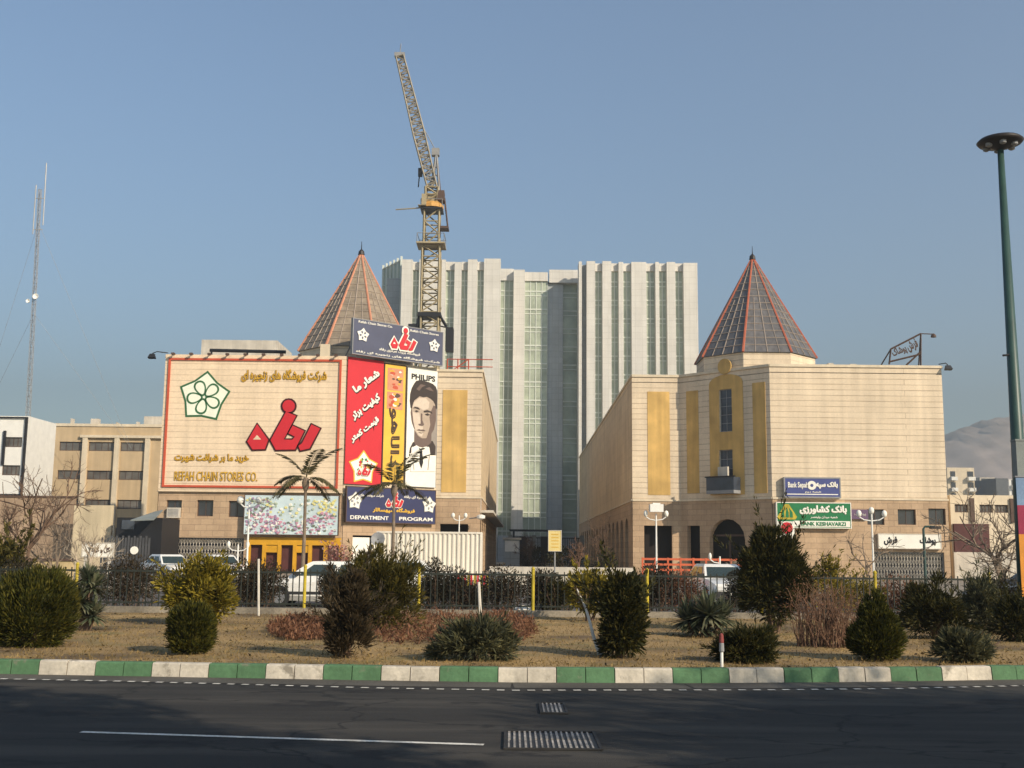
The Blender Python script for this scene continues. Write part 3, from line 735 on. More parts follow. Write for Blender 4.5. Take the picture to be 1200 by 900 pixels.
# ------------------------------------------------------------------ the signs on the corner facet
def signbox(name, pl, quad, d0, d1, m, label, cat='sign', group=None, frame=None, fw=.06):
    """quad: four photo pixels TL TR BR BL; becomes one board on the wall plane"""
    L = (pl.px(*quad[0])[0] + pl.px(*quad[3])[0]) / 2; R = (pl.px(*quad[1])[0] + pl.px(*quad[2])[0]) / 2
    T = (pl.px(*quad[0])[1] + pl.px(*quad[1])[1]) / 2; B = (pl.px(*quad[2])[1] + pl.px(*quad[3])[1]) / 2
    c = pl.pt((L+R)/2, B, d0)
    t = thing(name, label, cat, tuple(c), group)
    q = MB(); pl.box(q, L, R, B, T, d0, d1); q.build('panel', m, t)
    if frame: q = MB(); pl.frame(q, L-fw, R+fw, B-fw, T+fw, fw, d0-.01, d1+.02); q.build('frame', frame, t)
    return t, (L, R, B, T)
def rel(box, fx, fy): L, R, B, T = box; return L + (R-L)*fx, B + (T-B)*fy
def trel(s, pl, box, x0, y0, x1, y1, m, t, **k):           # lettering in fractions of the sign, y up
    a0, b0 = rel(box, x0, y0); a1, b1 = rel(box, x1, y1)
    return text(s, pl, (a0+a1)/2, (b0+b1)/2, a1-a0, b1-b0, m, t, **k)
def wordrel(pl, box, fx, fy, hgt, d, t, fill, edge, grow):
    a, b = rel(box, fx, fy); s = hgt / 58.0
    return word(pl, lambda x, y: (a + (x-333)*s*.95, b - (y-499)*s), d, t, fill, edge, grow)

s1, bx = signbox('roof_sign', LB, ((408, 374.5), (512, 392), (511, 432), (407, 413)), .55, .8, M['slate'], 'slate blue sign board with a red word standing over the corner roof edge', frame=M['grey'])
star_logo(LB, *rel(bx, .10, .56), .62, .82, M['offwhite'], M['slate'], s1); star_logo(LB, *rel(bx, .90, .56), .62, .82, M['offwhite'], M['slate'], s1)
wordrel(LB, bx, .54, .62, 1.75, .84, s1, M['red'], M['offwhite'], .14)
trel('Refah Chain Stores Co.', LB, bx, .05, .90, .42, .97, M['offwhite'], s1, d=.82, bold=.03)
trel('Refah Chain Stores', LB, bx, .62, .88, .95, .95, M['offwhite'], s1, d=.82, bold=.03)
trel('فروشگاه بزرگ مرکزی رفاه', LB, bx, .28, .17, .74, .28, M['offwhite'], s1, d=.82, persian=True)
trel('شرکت فروشگاه های زنجیره ای رفاه', LB, bx, .03, .03, .97, .12, M['offwhite'], s1, d=.82, persian=True)
q = MB()
for f in (.1, .37, .63, .9):
    a, b = rel(bx, f, 0); q.bar(LB.pt(a, b, .5), LB.pt(a, b, 0.0), .05); q.bar(LB.pt(a, bx[3]-.3, .5), LB.pt(a, ZTL, -2.0), .05)
q.build('bracket', M['grey'], s1)

s2, bx = signbox('banner', LB, ((405, 417.5), (447, 424), (446, 569), (404, 567)), .12, .18, M['red'], 'tall red banner with three slanted white lines and a star emblem', group='tall banners on the corner wall')
for fy, s_ in ((.815, 'شعار ما'), (.615, 'کیفیت برتر'), (.425, 'قیمت کمتر')):
    a, b = rel(bx, .52, fy); wd = 2.75 if fy > .7 else 3.05
    text(s_, LB, a+.06, b-.06, wd, .78, M['black'], s2, d=.19, ang=math.radians(37), bold=.085, persian=True)
    text(s_, LB, a, b, wd, .78, M['offwhite'], s2, d=.22, ang=math.radians(37), bold=.075, persian=True)
q = MB(); a, b = rel(bx, .5, .13)
for m_, r_, dd in ((0, 1.36, .20), (1, 1.2, .21)):
    q.mi = m_; pts = []
    for i in range(5):
        t_ = math.pi/2 + i*2*math.pi/5; pts += [(a+r_*math.cos(t_), b+r_*math.sin(t_)), (a+r_*.66*math.cos(t_+math.pi/5), b+r_*.66*math.sin(t_+math.pi/5))]
    LB.poly(q, pts, .17, dd)
rr = random.Random(5)
for i in range(26):
    q.mi = 2 + i % 3; t_, r_ = rr.uniform(0, 6.28), rr.uniform(.2, .75); x, y, s_ = a+r_*math.cos(t_), b+.15+.7*r_*math.sin(t_), rr.uniform(.07, .15)
    LB.poly(q, [(x-s_, y), (x, y-s_), (x+s_, y), (x, y+s_)], .2, .225 + .001*i)
q.build('emblem', [M['yellow'], M['offwhite'], M['green'], M['red'], M['yellow']], s2)
wordrel(LB, bx, .5, .115, .85, .26, s2, M['red'], M['offwhite'], .05)

s3, bx = signbox('banner', LB, ((448.5, 427), (473, 429), (472, 567), (448, 564)), .12, .18, M['yellow'], 'narrow yellow banner with brown upright lettering and food pictures on top', group='tall banners on the corner wall', frame=M['bronze'], fw=.07)
text('دالاهو', LB, *rel(bx, .5, .38), 4.6, 1.05, M['bronze'], s3, d=.20, ang=-math.pi/2, bold=.035, persian=True)
q = MB(); rr = random.Random(8)
for k, (f0, f1) in enumerate(((.78, .97), (.62, .765))):
    q.mi = 0; a_, b_ = rel(bx, .12, f0); c_, d_ = rel(bx, .88, f1); LB.box(q, a_, c_, b_, d_, .17, .195)
    for i in range(15):
        q.mi = 1 + i % 4; x, y = rr.uniform(a_+.2, c_-.2), rr.uniform(b_+.15, d_-.15); r_ = rr.uniform(.12, .3)
        LB.poly(q, [(x + r_*rr.uniform(.7, 1.2)*math.cos(j*math.pi/4), y + .6*r_*rr.uniform(.7, 1.2)*math.sin(j*math.pi/4)) for j in range(8)], .19, .20 + .0015*i)
q.build('food_picture', [M['ridgepale'], M['offwhite'], M['bronze'], M['gold'], M['rust']], s3)

s4, bx = signbox('banner', LB, ((475.5, 431), (510.5, 435.5), (509.5, 572), (474.5, 569)), .12, .18, M['offwhite'], 'tall white banner with the grey portrait of a dark haired man in shirt and tie', group='tall banners on the corner wall', frame=M['grey'], fw=.04)
trel('PHILIPS', LB, bx, .12, .905, .92, .955, M['black'], s4, d=.19, bold=.09)
def pp(pts): return [LB.px(400 + x/5.81, 415 + y/5.81) for x, y in pts]
portrait = [
    ('greyprint', [(566, 330), (642, 330), (641, 690), (600, 690), (570, 560)]),
    ('hairprint', [(478, 600), (458, 640), (452, 674), (468, 678), (472, 632), (590, 632), (594, 686), (629, 690), (632, 630), (612, 592), (560, 600)]),
    ('skindark', [(488, 500), (486, 600), (500, 628), (560, 640), (602, 604), (606, 500)]),
    ('skin', [(462, 400), (466, 345), (484, 306), (520, 284), (570, 284), (616, 312), (634, 360), (634, 450), (620, 515), (598, 552), (566, 574), (538, 574), (512, 556), (490, 520), (472, 470)]),
    ('skinlight', [(472, 392), (500, 404), (522, 402), (530, 462), (545, 492), (548, 540), (538, 564), (516, 552), (494, 516), (478, 460)]),
    ('skinlight', [(484, 330), (520, 300), (566, 302), (590, 330), (584, 372), (548, 384), (520, 364), (490, 356), (476, 362)]),
    ('skindark', [(600, 392), (618, 350), (634, 360), (634, 450), (620, 515), (598, 552), (570, 572), (584, 530), (596, 480), (590, 430)]),
    ('skindark', [(462, 400), (468, 372), (474, 400), (480, 460), (492, 512), (484, 504), (470, 462)]),
    ('hairprint', [(462, 366), (456, 320), (460, 270), (470, 232), (486, 204), (500, 184), (528, 178), (556, 184), (584, 192), (612, 204), (634, 224), (642, 250), (642, 372), (632, 376), (628, 344), (616, 322), (598, 306), (572, 292), (548, 296), (524, 288), (504, 304), (488, 316), (478, 338), (470, 372)]),
    ('skindark', [(500, 240), (530, 206), (566, 214), (540, 226), (520, 252)]), ('skindark', [(560, 236), (592, 226), (620, 256), (594, 250)]),
    ('hairprint', [(478, 370), (492, 360), (510, 364), (523, 374), (522, 380), (494, 370)]), ('hairprint', [(550, 388), (576, 382), (600, 392), (610, 406), (590, 398), (552, 398)]),
    ('hairprint', [(488, 388), (502, 383), (517, 391), (502, 397)]), ('hairprint', [(558, 412), (576, 404), (594, 415), (576, 421)]),
    ('skindark', [(533, 404), (541, 410), (540, 450), (552, 482), (544, 490), (520, 487), (514, 477), (530, 474)]),
    ('skindark', [(500, 518), (518, 512), (530, 516), (546, 514), (562, 524), (540, 526), (520, 522)]), ('skindark', [(514, 532), (534, 536), (550, 532), (534, 541)]),
    ('offwhite', [(466, 640), (500, 622), (530, 640), (566, 630), (588, 640), (594, 690), (628, 700), (630, 800), (460, 800)]),
    ('greyprint', [(470, 690), (474, 690), (486, 790), (480, 792)]), ('greyprint', [(584, 690), (590, 694), (580, 792), (574, 790)]),
    ('black', [(514, 638), (528, 646), (546, 638), (540, 652), (532, 656), (520, 650)]), ('black', [(524, 656), (538, 656), (545, 740), (532, 782), (518, 740)]),
]
names = sorted({m_ for m_, _ in portrait}); q = MB()
for k, (m_, pts) in enumerate(portrait):
    q.mi = names.index(m_); LB.poly(q, pp(pts), .17, .186 + .003*k)
q.build('portrait', [M[n] for n in names], s4)

s5, bx = signbox('shop_sign', LB, ((402.5, 569), (506, 577), (505, 615), (402, 610)), .3, .5, M['navy'], 'dark navy shop sign with two white star emblems and yellow writing under the banners', frame=M['bronze'])
star_logo(LB, *rel(bx, .085, .60), .72, .52, M['offwhite'], M['grey'], s5); star_logo(LB, *rel(bx, .925, .56), .72, .52, M['offwhite'], M['grey'], s5)
wordrel(LB, bx, .52, .68, 1.15, .52, s5, M['red'], M['offwhite'], .07)
trel('فروشگاه سپهسالار', LB, bx, .28, .27, .76, .44, M['yellow'], s5, d=.52, persian=True, bold=.06)
trel('شرکت فروشگاه های', LB, bx, .13, .72, .40, .83, M['offwhite'], s5, d=.52, persian=True)
trel('زنجیره ای رفاه', LB, bx, .63, .72, .90, .83, M['offwhite'], s5, d=.52, persian=True)
trel('DEPARTMENT', LB, bx, .04, .07, .46, .18, M['offwhite'], s5, d=.52, bold=.05)
trel('PROGRAM', LB, bx, .58, .07, .97, .18, M['offwhite'], s5, d=.52, bold=.05)

# flower picture board over the amber shop front
s6, bx = signbox('flower_board', LC, ((288, 581), (398, 581), (397, 627), (289, 626)), .35, .55, mat('pale_sky_print', (0.52, 0.62, 0.64), 0.7, 0.15, 0.8), 'pale blue picture board of pink and yellow flowers over the amber shop front', 'billboard', frame=M['bronze'])
q = MB(); rr = random.Random(3)
for i in range(620):
    fx, fy = rr.random(), rr.random()
    low = fy < .45 + .15*math.sin(fx*9)
    if low: q.mi = rr.choice((0, 0, 1, 2, 3))
    elif fx > .75 and rr.random() < .75: q.mi = 4
    elif fx < .28: q.mi = rr.choice((2, 5, 1, 4))
    elif rr.random() < .3: q.mi = rr.choice((4, 3, 5))
    else: continue
    x, y = rel(bx, .02+.96*fx, .03+.9*fy); r_ = rr.uniform(.04, .14); n_ = 6; sq = rr.uniform(.5, 1.0); ro = rr.random()
    LC.poly(q, [(x + r_*math.cos(j*2*math.pi/n_+ro), y + sq*r_*math.sin(j*2*math.pi/n_+ro)) for j in range(n_)], .55, .555 + i*.00012)
q.build('flower_picture', [mat('print_pink', (0.55, 0.28, 0.36), .7), mat('print_mauve', (0.33, 0.22, 0.33), .7), mat('print_leaf', (0.16, 0.18, 0.13), .7), M['offwhite'], mat('print_lemon', (0.66, 0.60, 0.25), .7), mat('print_sage', (0.36, 0.42, 0.32), .7)], s6)

# bank signs and gate sign on the right block
s7, bx = signbox('bank_sign', RC, ((918.5, 560.5), (982, 562), (981.5, 582.5), (918.5, 582)), .08, .45, M['blue'], 'blue bank sign with white writing on the upper cream wall', frame=M['grey'], fw=.1)
trel('بانک سپه', RC, bx, .56, .42, .97, .84, M['offwhite'], s7, d=.47, persian=True, bold=.08)
trel('Bank Sepah', RC, bx, .05, .40, .42, .80, M['offwhite'], s7, d=.47, bold=.06)
q = MB(); a, b = rel(bx, .49, .62); RC.poly(q, [(a+.34*math.cos(k*math.pi/8), b+.34*math.sin(k*math.pi/8)) for k in range(16)], .45, .48); q.mi = 1; RC.poly(q, [(a+.13*math.cos(k*math.pi/3), b+.13*math.sin(k*math.pi/3)) for k in range(6)], .45, .49); q.build('emblem', [M['offwhite'], M['blue']], s7)
q = MB(); a, b = rel(bx, .03, .10); c, d = rel(bx, .97, .15); RC.box(q, a, c, b, d, .45, .46); q.build('stripe', M['offwhite'], s7)
trel('شعبه دوم', RC, bx, .36, .18, .66, .30, M['offwhite'], s7, d=.47, persian=True)

s8, bx = signbox('bank_sign', RC, ((909, 589.5), (994.5, 590.5), (994.5, 618.5), (909, 618)), .12, .5, M['green'], 'green bank sign with white writing and a yellow triangle emblem', frame=M['offwhite'], fw=.06)
trel('بانک کشاورزی', RC, bx, .30, .52, .95, .92, M['offwhite'], s8, d=.52, persian=True, bold=.08)
trel('شعبه میدان ولیعصر', RC, bx, .45, .36, .82, .48, M['offwhite'], s8, d=.52, persian=True)
q = MB(); a0_, b0_ = rel(bx, .22, .03); a1_, b1_ = rel(bx, .99, .27); RC.box(q, a0_, a1_, b0_, b1_, .5, .515); q.build('white_strip', M['offwhite'], s8)
trel('BANK KESHAVARZI', RC, bx, .32, .07, .93, .23, M['green'], s8, d=.53, bold=.07)
q = MB(); T_ = lambda fx, fy: rel(bx, fx, fy)
RC.poly(q, [T_(.02, .32), T_(.245, .32), T_(.27, .42), T_(.16, .95), T_(.11, .95), T_(.0, .42)], .5, .52)
q.mi = 1
for fx in (.075, .135, .19): RC.poly(q, [T_(fx-.022, .40), T_(fx+.022, .40), T_(fx+.018, .62), T_(.135+(fx-.135)*.4, .82), T_(fx-.018, .62)], .51, .53)
q.build('emblem', [M['yellowpaint'], M['green']], s8)

s9, bx = signbox('shop_sign', RC, ((996.5, 597), (1016, 597.5), (1016, 609), (996.5, 608)), .12, .3, M['violet'], 'small dull purple sign board between the green sign and a window')
trel('پوشاک', RC, bx, .15, .3, .85, .7, M['offwhite'], s9, d=.32, persian=True, bold=.02)
s10, bx = signbox('shop_sign', RC, ((1028, 626), (1100, 627), (1100, 643), (1028, 642)), .12, .4, M['offwhite'], 'long white sign with black script over the folding grille', frame=M['pale'])
trel('فرش', RC, bx, .08, .2, .30, .85, M['black'], s10, d=.42, persian=True, bold=.05)
trel('پوشاک', RC, bx, .66, .2, .92, .85, M['black'], s10, d=.42, persian=True, bold=.05)
# air conditioner in the first window
t = thing('air_conditioner', 'white air conditioner box filling the lower half of a brown window', 'air conditioner', tuple(LC.pt(*LC.px(204, 607), 0)))
h = LC.rect(197, 595, 212, 607); q = MB(); LC.box(q, *h, -.25, .35); q.build('casing', M['pale'], t)
q = MB()
for k in range(6): z = h[2] + .12 + (h[3]-h[2]-.2)*k/6; LC.box(q, h[0]+.1, h[1]-.1, z, z+.04, .35, .37)
q.build('grille', M['grey'], t)
# floodlights on brackets
def floodlight(px, py, Y, dx, label):
    p = P(px, py, Y); t = thing('floodlight', label, 'floodlight', tuple(p), group='floodlights on roof corners')
    q = MB(); q.tube([p + Vector((dx, .3, .25)), p + Vector((dx*.3, 0, .3)), p + Vector((0, 0, .15))], .04, 5); q.build('bracket', M['black'], t)
    q = MB(); q.loft([[p + Vector(v) for v in ((-.16, -.1, .12), (.16, -.1, .12), (.16, .15, .12), (-.16, .15, .12))], [p + Vector(v) for v in ((-.28, -.25, -.18), (.28, -.25, -.18), (.28, .1, -.26), (-.28, .1, -.26))]]); q.build('lamp_head', M['black'], t)
floodlight(178.5, 416.5, 83.6, 1.1, 'black floodlight sticking out beside the cream billboard corner')
floodlight(1111, 430, 84.7, -.6, 'black floodlight on the outer roof corner above the blank wall')
# open sign frame on the right roof
t = thing('roof_frame', 'rusty open sign frame with broken letters on the blank block roof', 'sign frame', tuple(P(1068, 428, 86.5)), None)
q = MB(); k = lambda x, y: P(x, y, 86.5); bk = Vector((0, 1.6, 0))
for a, b in (((1044, 409), (1079, 391)), ((1044, 409), (1042, 427)), ((1079, 391), (1079, 428)), ((1042, 424), (1079, 415)), ((1062, 428), (1079, 412))): q.bar(k(*a), k(*b), .07)
q.bar(k(1079, 391), k(1085, 428) + bk, .06); q.bar(k(1044, 409), k(1038, 428) + bk, .06); q.bar(k(1079, 391), k(1093, 391.5), .04)
q.lathe(k(1094, 394.5), [(.05, .25), (.2, .1), (.22, -.05)], 8); q.build('frame', M['bronze'], t)
fr = Pl((k(1044, 415).x, 86.5), (k(1079, 415).x, 86.5))
text('پوشاک', fr, fr.len*.28, fr.px(1053, 412)[1], 1.2, .8, M['bronze'], t, d=.06, ang=.4, persian=True); text('فرش', fr, fr.len*.72, fr.px(1069, 405)[1], .9, 1.0, M['bronze'], t, d=.06, ang=.4, persian=True)
# ------------------------------------------------------------------ the marble office tower behind
YT = 178.0
tw = thing('office_tower', 'tall white marble office tower of vertical fins and green glass strips behind the alley', 'building', (4, 180, 0))
tx = lambda px, Y=YT: Xat(px, 330, Y)
ZW = Zat(740, 307, YT); ZS = Zat(740, 309.5, YT)
def block(mb, x0, x1, y0, y1, z0, z1): mb.box(x0, x1, y0, y1, z0, z1); return mb
body = MB(); body.box(tx(451), tx(585), 181.2, 206, 0, ZS-2.0); body.box(tx(679), tx(815), 181.2, 206, 0, ZS-2.0); body.box(tx(585)+.01, tx(679)-.01, 187.0, 206, 0, Zat(640, 330, 187))
body.build('core_wall', M['towergrey'], tw)
def pier(x0, x1, Y, top, y1=181.4, m='towerwall'):
    mb = MB(); mb.box(x0, x1, Y, y1, 0, top); return mb.build('pier', M[m], tw)
FL = 3.07
def glazing(x0, x1, Y, top, cap, nv, zb=0.0, panel=True, m='towerglass', every=1):
    mb = MB(); mb.box(x0, x1, Y, Y+.25, zb, top - cap); g = mb.build('glazing', M[m], tw)
    mm = MB()
    for i in range(nv + 2):
        if nv == 0: break
        x = x0 + (x1-x0)*i/(nv+1); mm.box(max(x-.07, x0), min(x+.07, x1), Y-.1, Y-.003, zb, top-cap)
    z = top - cap - FL*every*.6
    while z > zb + 1:
        mm.box(x0, x1, Y-.085, Y-.004, z, z+.22); mm.box(x0, x1, Y-.085, Y-.004, z-.75, z-.6); z -= FL*every
    mm.build('mullions', M['mullion'], g)
    if cap: mb = MB(); mb.box(x0+.002, x1-.002, Y-.35, Y+2.2, top-cap, top); mb.build('parapet', M['towerwall'], tw)
for (a, b, t_) in ((470.5, 483, 304), (491, 522, 304), (532.5, 540.5, 307), (548, 559, 304), (567, 586.5, 303)):
    pier(tx(a), tx(b), YT, Zat((a+b)/2, t_, YT))
for (a, b, nv) in ((483, 491, 1), (522, 532.5, 1), (540.5, 548, 1), (559, 567, 1)):
    glazing(tx(a)+.01, tx(b)-.01, 179.1, Zat((a+b)/2, 309, 180), 1.4, nv)
for (a, b, t_) in ((687.5, 697.5, 306), (706, 716.5, 306), (725, 730.5, 307), (740, 757.5, 307), (768, 772.5, 307), (781.5, 791.5, 307), (801, 817.5, 308)):
    pier(tx(a), tx(b), YT, Zat((a+b)/2, t_, YT))
for (a, b, nv) in ((697.5, 706, 1), (716.5, 725, 1), (730.5, 740, 1), (757.5, 768, 1), (772.5, 781.5, 1), (791.5, 801, 1)):
    glazing(tx(a)+.01, tx(b)-.01, 179.1, Zat((a+b)/2, 311, 180), 1.3, nv)
pier(tx(678.5), tx(682), YT+.2, Zat(680, 306, YT)); pier(tx(682)+.01, tx(687.5)-.01, YT+1.6, Zat(685, 307.5, YT), m='towergrey')  # the grey strip has the shade of its recess as its colour
# recessed middle
glazing(tx(586.5, 184)+.01, tx(602, 184)-.01, 184.0, Zat(594, 315.5, 184), 2.0, 2)
pier(tx(602, 182.5), tx(615, 182.5), 182.5, Zat(608, 316, 182.5), 187.2)
glazing(tx(615, 184)+.01, tx(642, 184)-.01, 184.0, Zat(630, 319.5, 184), 1.5, 3)
pier(tx(642, 184.2)+.01, tx(660, 184.2), 184.2, Zat(650, 318, 184.2)-2.2, 187.2, 'towergrey')
glazing(tx(660, 185)+.02, tx(679, 185), 185.0, Zat(668, 317, 185)-2.2, 0, 0)
mb = MB(); mb.box(tx(643.5, 183.8), tx(678, 183.8), 183.5, 187.2, Zat(660, 317, 184)-2.2, Zat(660, 317, 184)); mb.build('parapet', M['towerwall'], tw)
# slanting glazed return at far left
mb = MB(); x0, x1 = tx(448, 186), tx(470, 181); zt = Zat(460, 305, 182)
mb.prism([(x0, 187), (x1, 181.0), (x1, 190), (x0, 192)], 0, zt); g = mb.build('glazing', M['towerglass'], tw)
mb = MB()
for i in range(6):
    f = i/5; p = Vector((x0 + (x1-x0)*f, 187 - 6*f - .06, 0)); mb.box(p.x-.17, p.x+.17, p.y-.15, p.y+.02, 0, zt+.4)
z = 3.0
while z < zt: mb.bar((x0, 186.9, z), (x1, 180.9, z), .16); z += FL
mb.build('mullions', M['mullion'], g)
# entrance podium
mb = MB(); mb.box(tx(587, 176), tx(676, 176), 176, 182.4, 0, Zat(630, 628, 176)); mb.build('podium', M['towergrey'], tw)
for a, b in ((611.5, 619), (636, 644.5)):
    mb = MB(); mb.box(tx(a, 175.8), tx(b, 175.8), 175.8, 175.98, 0.0, Zat(615, 628, 175.8)-.1); mb.build('dark_opening', M['dark'], tw)  # near-black slabs, the shade inside the entrance openings given as colour
mb = MB(); mb.box(tx(600, 175.2), tx(650, 175.2), 175.0, 175.6, Zat(625, 623, 175), Zat(625, 620.5, 175))
for a in (605, 645): mb.box(tx(a, 175)-.15, tx(a, 175)+.15, 175.1, 175.5, 0, Zat(625, 623, 175))
mb.build('canopy', M['black'], tw)

# ------------------------------------------------------------------ tower crane
YC = 128.0
def lattice(mb, p, q, w0, w1, seg, r, up=Vector((0, 1, 0)), rb=None):
    p, q = Vector(p), Vector(q); d = (q-p).normalized(); a = (up - d*up.dot(d)).normalized(); b = d.cross(a); rb = rb or r*.6
    rings = []
    for i in range(seg+1):
        f = i/seg; c = p.lerp(q, f); h = (w0 + (w1-w0)*f)/2
        rings.append([c + a*h + b*h, c + a*h - b*h, c - a*h - b*h, c - a*h + b*h])
    for k in range(4): mb.bar(rings[0][k], rings[-1][k], r)
    for i in range(seg):
        for k in range(4):
            l = (k+1) % 4
            mb.bar(rings[i][k], rings[i+1][l], rb) if i % 2 else mb.bar(rings[i][l], rings[i+1][k], rb)
            mb.bar(rings[i+1][k], rings[i+1][l], rb)
    return rings
cp = lambda x, y, Y=YC: P(x, y, Y)
mast_b = cp(503, 640); mast_b.z = 0
cr_ = thing('tower_crane', 'tall yellow lattice tower crane with its jib raised steeply to the left', 'crane', tuple(mast_b))
top = cp(505.5, 247); mid = cp(505.5, 290)
mb = MB(); lattice(mb, (mid.x, YC, 0), (mid.x, YC, mid.z), 2.0, 2.0, 28, .13, rb=.085); lattice(mb, (mid.x, YC, mid.z), (mid.x, YC, top.z), 1.75, 1.75, 3, .13, rb=.085)
mast = mb.build('mast', M['crane'], cr_)
mb = MB(); mb.box(mid.x+1.05, mid.x+1.25, YC-.4, YC+.4, 0, cp(515, 305).z)
for k in range(18): mb.box(mid.x+1.0, mid.x+1.3, YC-.45, YC+.45, 4+k*1.5, 4.25+k*1.5)
mb.build('lift_rail', M['crane'], mast)
for yy, wd, m_ in ((288, 1.65, 'crane'), (247, 1.3, 'black')):
    z = cp(505, yy).z; mb = MB(); mb.box(mid.x-wd, mid.x+wd, YC-wd, YC+wd, z-.10, z+.08); pf = mb.build('platform', M[m_], cr_)
    mb = MB()
    for sx in (-1, 1):
        for sy in (-1, 1): mb.bar((mid.x+sx*wd*.95, YC+sy*wd*.95, z), (mid.x+sx*wd*.95, YC+sy*wd*.95, z+1.1), .04)
    for sy in (-1, 1): mb.bar((mid.x-wd*.95, YC+sy*wd*.95, z+1.1), (mid.x+wd*.95, YC+sy*wd*.95, z+1.1), .04)
    for sx in (-1, 1): mb.bar((mid.x+sx*wd*.95, YC-wd*.95, z+1.1), (mid.x+sx*wd*.95, YC+wd*.95, z+1.1), .04)
    mb.build('guard_rail', M['grey'], pf)
zt = cp(505, 246).z; z2 = cp(505, 238).z; z3 = cp(506, 221).z
mb = MB(); mb.lathe((mid.x, YC, zt), [(1.35, .1), (1.35, .5), (1.1, .7), (1.0, z2-zt)], 12); mb.build('slewing_ring', M['cranegold'], cr_)
mb = MB(); lattice(mb, (mid.x-.1, YC, z2), (cp(506.5, 221).x, YC, z3), 1.3, 1.5, 2, .14, rb=.1); mb.box(mid.x-.55, mid.x+.55, YC-.5, YC+.5, z2, z2+1.0); mb.build('turntable', M['crane'], cr_)
mb = MB(); mb.box(mid.x-1.55, mid.x-.65, YC-1.6, YC-.3, zt+.1, zt+.15); mb.bar((mid.x-1.2, YC-.8, zt), (mid.x-4.2, YC-.8, zt-.25), .08); mb.box(mid.x-1.15, mid.x-.6, YC-1.5, YC-.6, zt+.2, zt+1.5); mb.build('cab', M['crane'], cr_)
j0, j1 = cp(507, 222), cp(468.5, 66, 125)
mb = MB(); jm = j0.lerp(j1, .42); lattice(mb, j0, jm, 1.1, 1.35, 10, .11, rb=.075); lattice(mb, jm, j1, 1.35, .9, 14, .10, rb=.07); jib = mb.build('jib', M['cranegrey'], cr_)
mb = MB(); mb.box(j1.x-.6, j1.x+.6, 124.6, 125.4, j1.z-.1, j1.z+.35); mb.bar(j1, j1+Vector((.1, 0, 1.6)), .05); mb.build('jib_head', M['grey'], jib)
af = cp(511.5, 178); mb = MB()
for dy in (-.6, .6): mb.bar((cp(506, 222).x, YC+dy, z3), (af.x, YC+dy*.4, af.z), .13); mb.bar((cp(515, 226).x, YC+dy, z3-.5), (af.x, YC+dy*.4, af.z), .12)
for k in range(1, 5): f = k/5; mb.bar((cp(506, 222).x*(1-f)+af.x*f, YC, z3*(1-f)+af.z*f), (cp(515, 226).x*(1-f)+af.x*f, YC, (z3-.5)*(1-f)+af.z*f), .08)
mb.bar(af, j0.lerp(j1, .62) , .05); mb.box(af.x-.55, af.x+.35, YC-.4, YC+.4, af.z-.5, af.z+.35); mb.build('apex_frame', M['grey'], cr_)
mb = MB(); a = cp(517, 232); mb.box(a.x-.45, a.x+.4, YC-.8, YC+.8, a.z-.5, a.z+.7); a2 = cp(520, 268); mb.box(a2.x-.6, a2.x+.6, YC-.8, YC+.8, a2.z-.15, a2.z+.12); mb.bar((a.x-.3, YC, a.z), (a2.x-.6, YC, a2.z), .1); mb.bar((a.x+.4, YC, a.z), (a2.x+.5, YC, a2.z), .1); mb.bar(a, cp(512, 182), .07)
mb.build('counterweight', M['bronze'], cr_)
mb = MB(); h0 = j0.lerp(j1, .30); hk = cp(492.5, 206); mb.bar((hk.x+.2, YC, h0.z), (hk.x, YC, hk.z), .035); mb.box(hk.x-.25, hk.x+.25, YC-.2, YC+.2, hk.z-.1, hk.z+.9); mb.bar((hk.x-.1, YC, hk.z), (hk.x-.2, YC, hk.z-1.4), .07); mb.build('hook_block', M['black'], cr_)
mb = MB(); zc = cp(503, 371).z; mb.box(mid.x-1.35, mid.x+1.35, YC-1.35, YC+1.35, zc-.2, zc+.25)
e1, e2 = cp(483, 384), cp(524, 384)
for dy in (-.8, .8): mb.bar((mid.x-1.2, YC+dy, zc), (e1.x+.6, YC+dy, e1.z), .13); mb.bar((mid.x+1.2, YC+dy, zc), (e2.x, YC+dy, e2.z), .13)
mb.bar((mid.x+1.2, YC, zc-1.1), (e2.x, YC, e2.z), .08)
q1 = cp(484, 385); mb.box(q1.x-.5, q1.x+.5, YC-.8, YC+.8, q1.z-.4, q1.z+.4); q2 = cp(527, 393); mb.box(q2.x-.45, q2.x+.45, YC-.8, YC+.8, q2.z-1.9, q2.z+.8); mb.build('tie_collar', M['black'], cr_)

# ------------------------------------------------------------------ neighbours on the left
def slab_building(name, label, cat, px0, px1, ptop, Y, depth, m, floors, cols, wh, ww, piers=None, ext=0.0, group=None, strip=None):
    x0, x1 = Xat(px0, 560, Y) - ext, Xat(px1, 560, Y); zt_ = Zat((max(px0, 0)+px1)/2, ptop, Y)
    t = thing(name, label, cat, ((x0+x1)/2, Y, 0), group)
    pl = Pl((x0, Y), (x1, Y)); W = MB()
    hs = []
    for zc in floors:
        for c in cols:
            a = pl.px(c, 560)[0]; hs.append((a-ww/2, a+ww/2, zc-wh/2, zc+wh/2))
    hs = [h for h in hs if h[1] < pl.len-.1 and h[0] > .1]
    pl.wall(W, 0, pl.len, 0, zt_, hs, .25)
    W.box(x0, x1, Y+.6, Y+depth, 0, zt_-.01)
    for a, b in (((x1, Y), (x1, Y+.6)), ((x0, Y+.6), (x0, Y))): Pl(a, b).wall(W, 0, .6, 0, zt_)
    W.face([(x0, Y, zt_), (x1, Y, zt_), (x1, Y+.6, zt_), (x0, Y+.6, zt_)])
    W.build('wall', m, t)
    for h in hs: window_in(pl, h, t, M['bronze'], M['blindglass'], .2, .08, 3)
    return t, pl, zt_
yo = 131.0
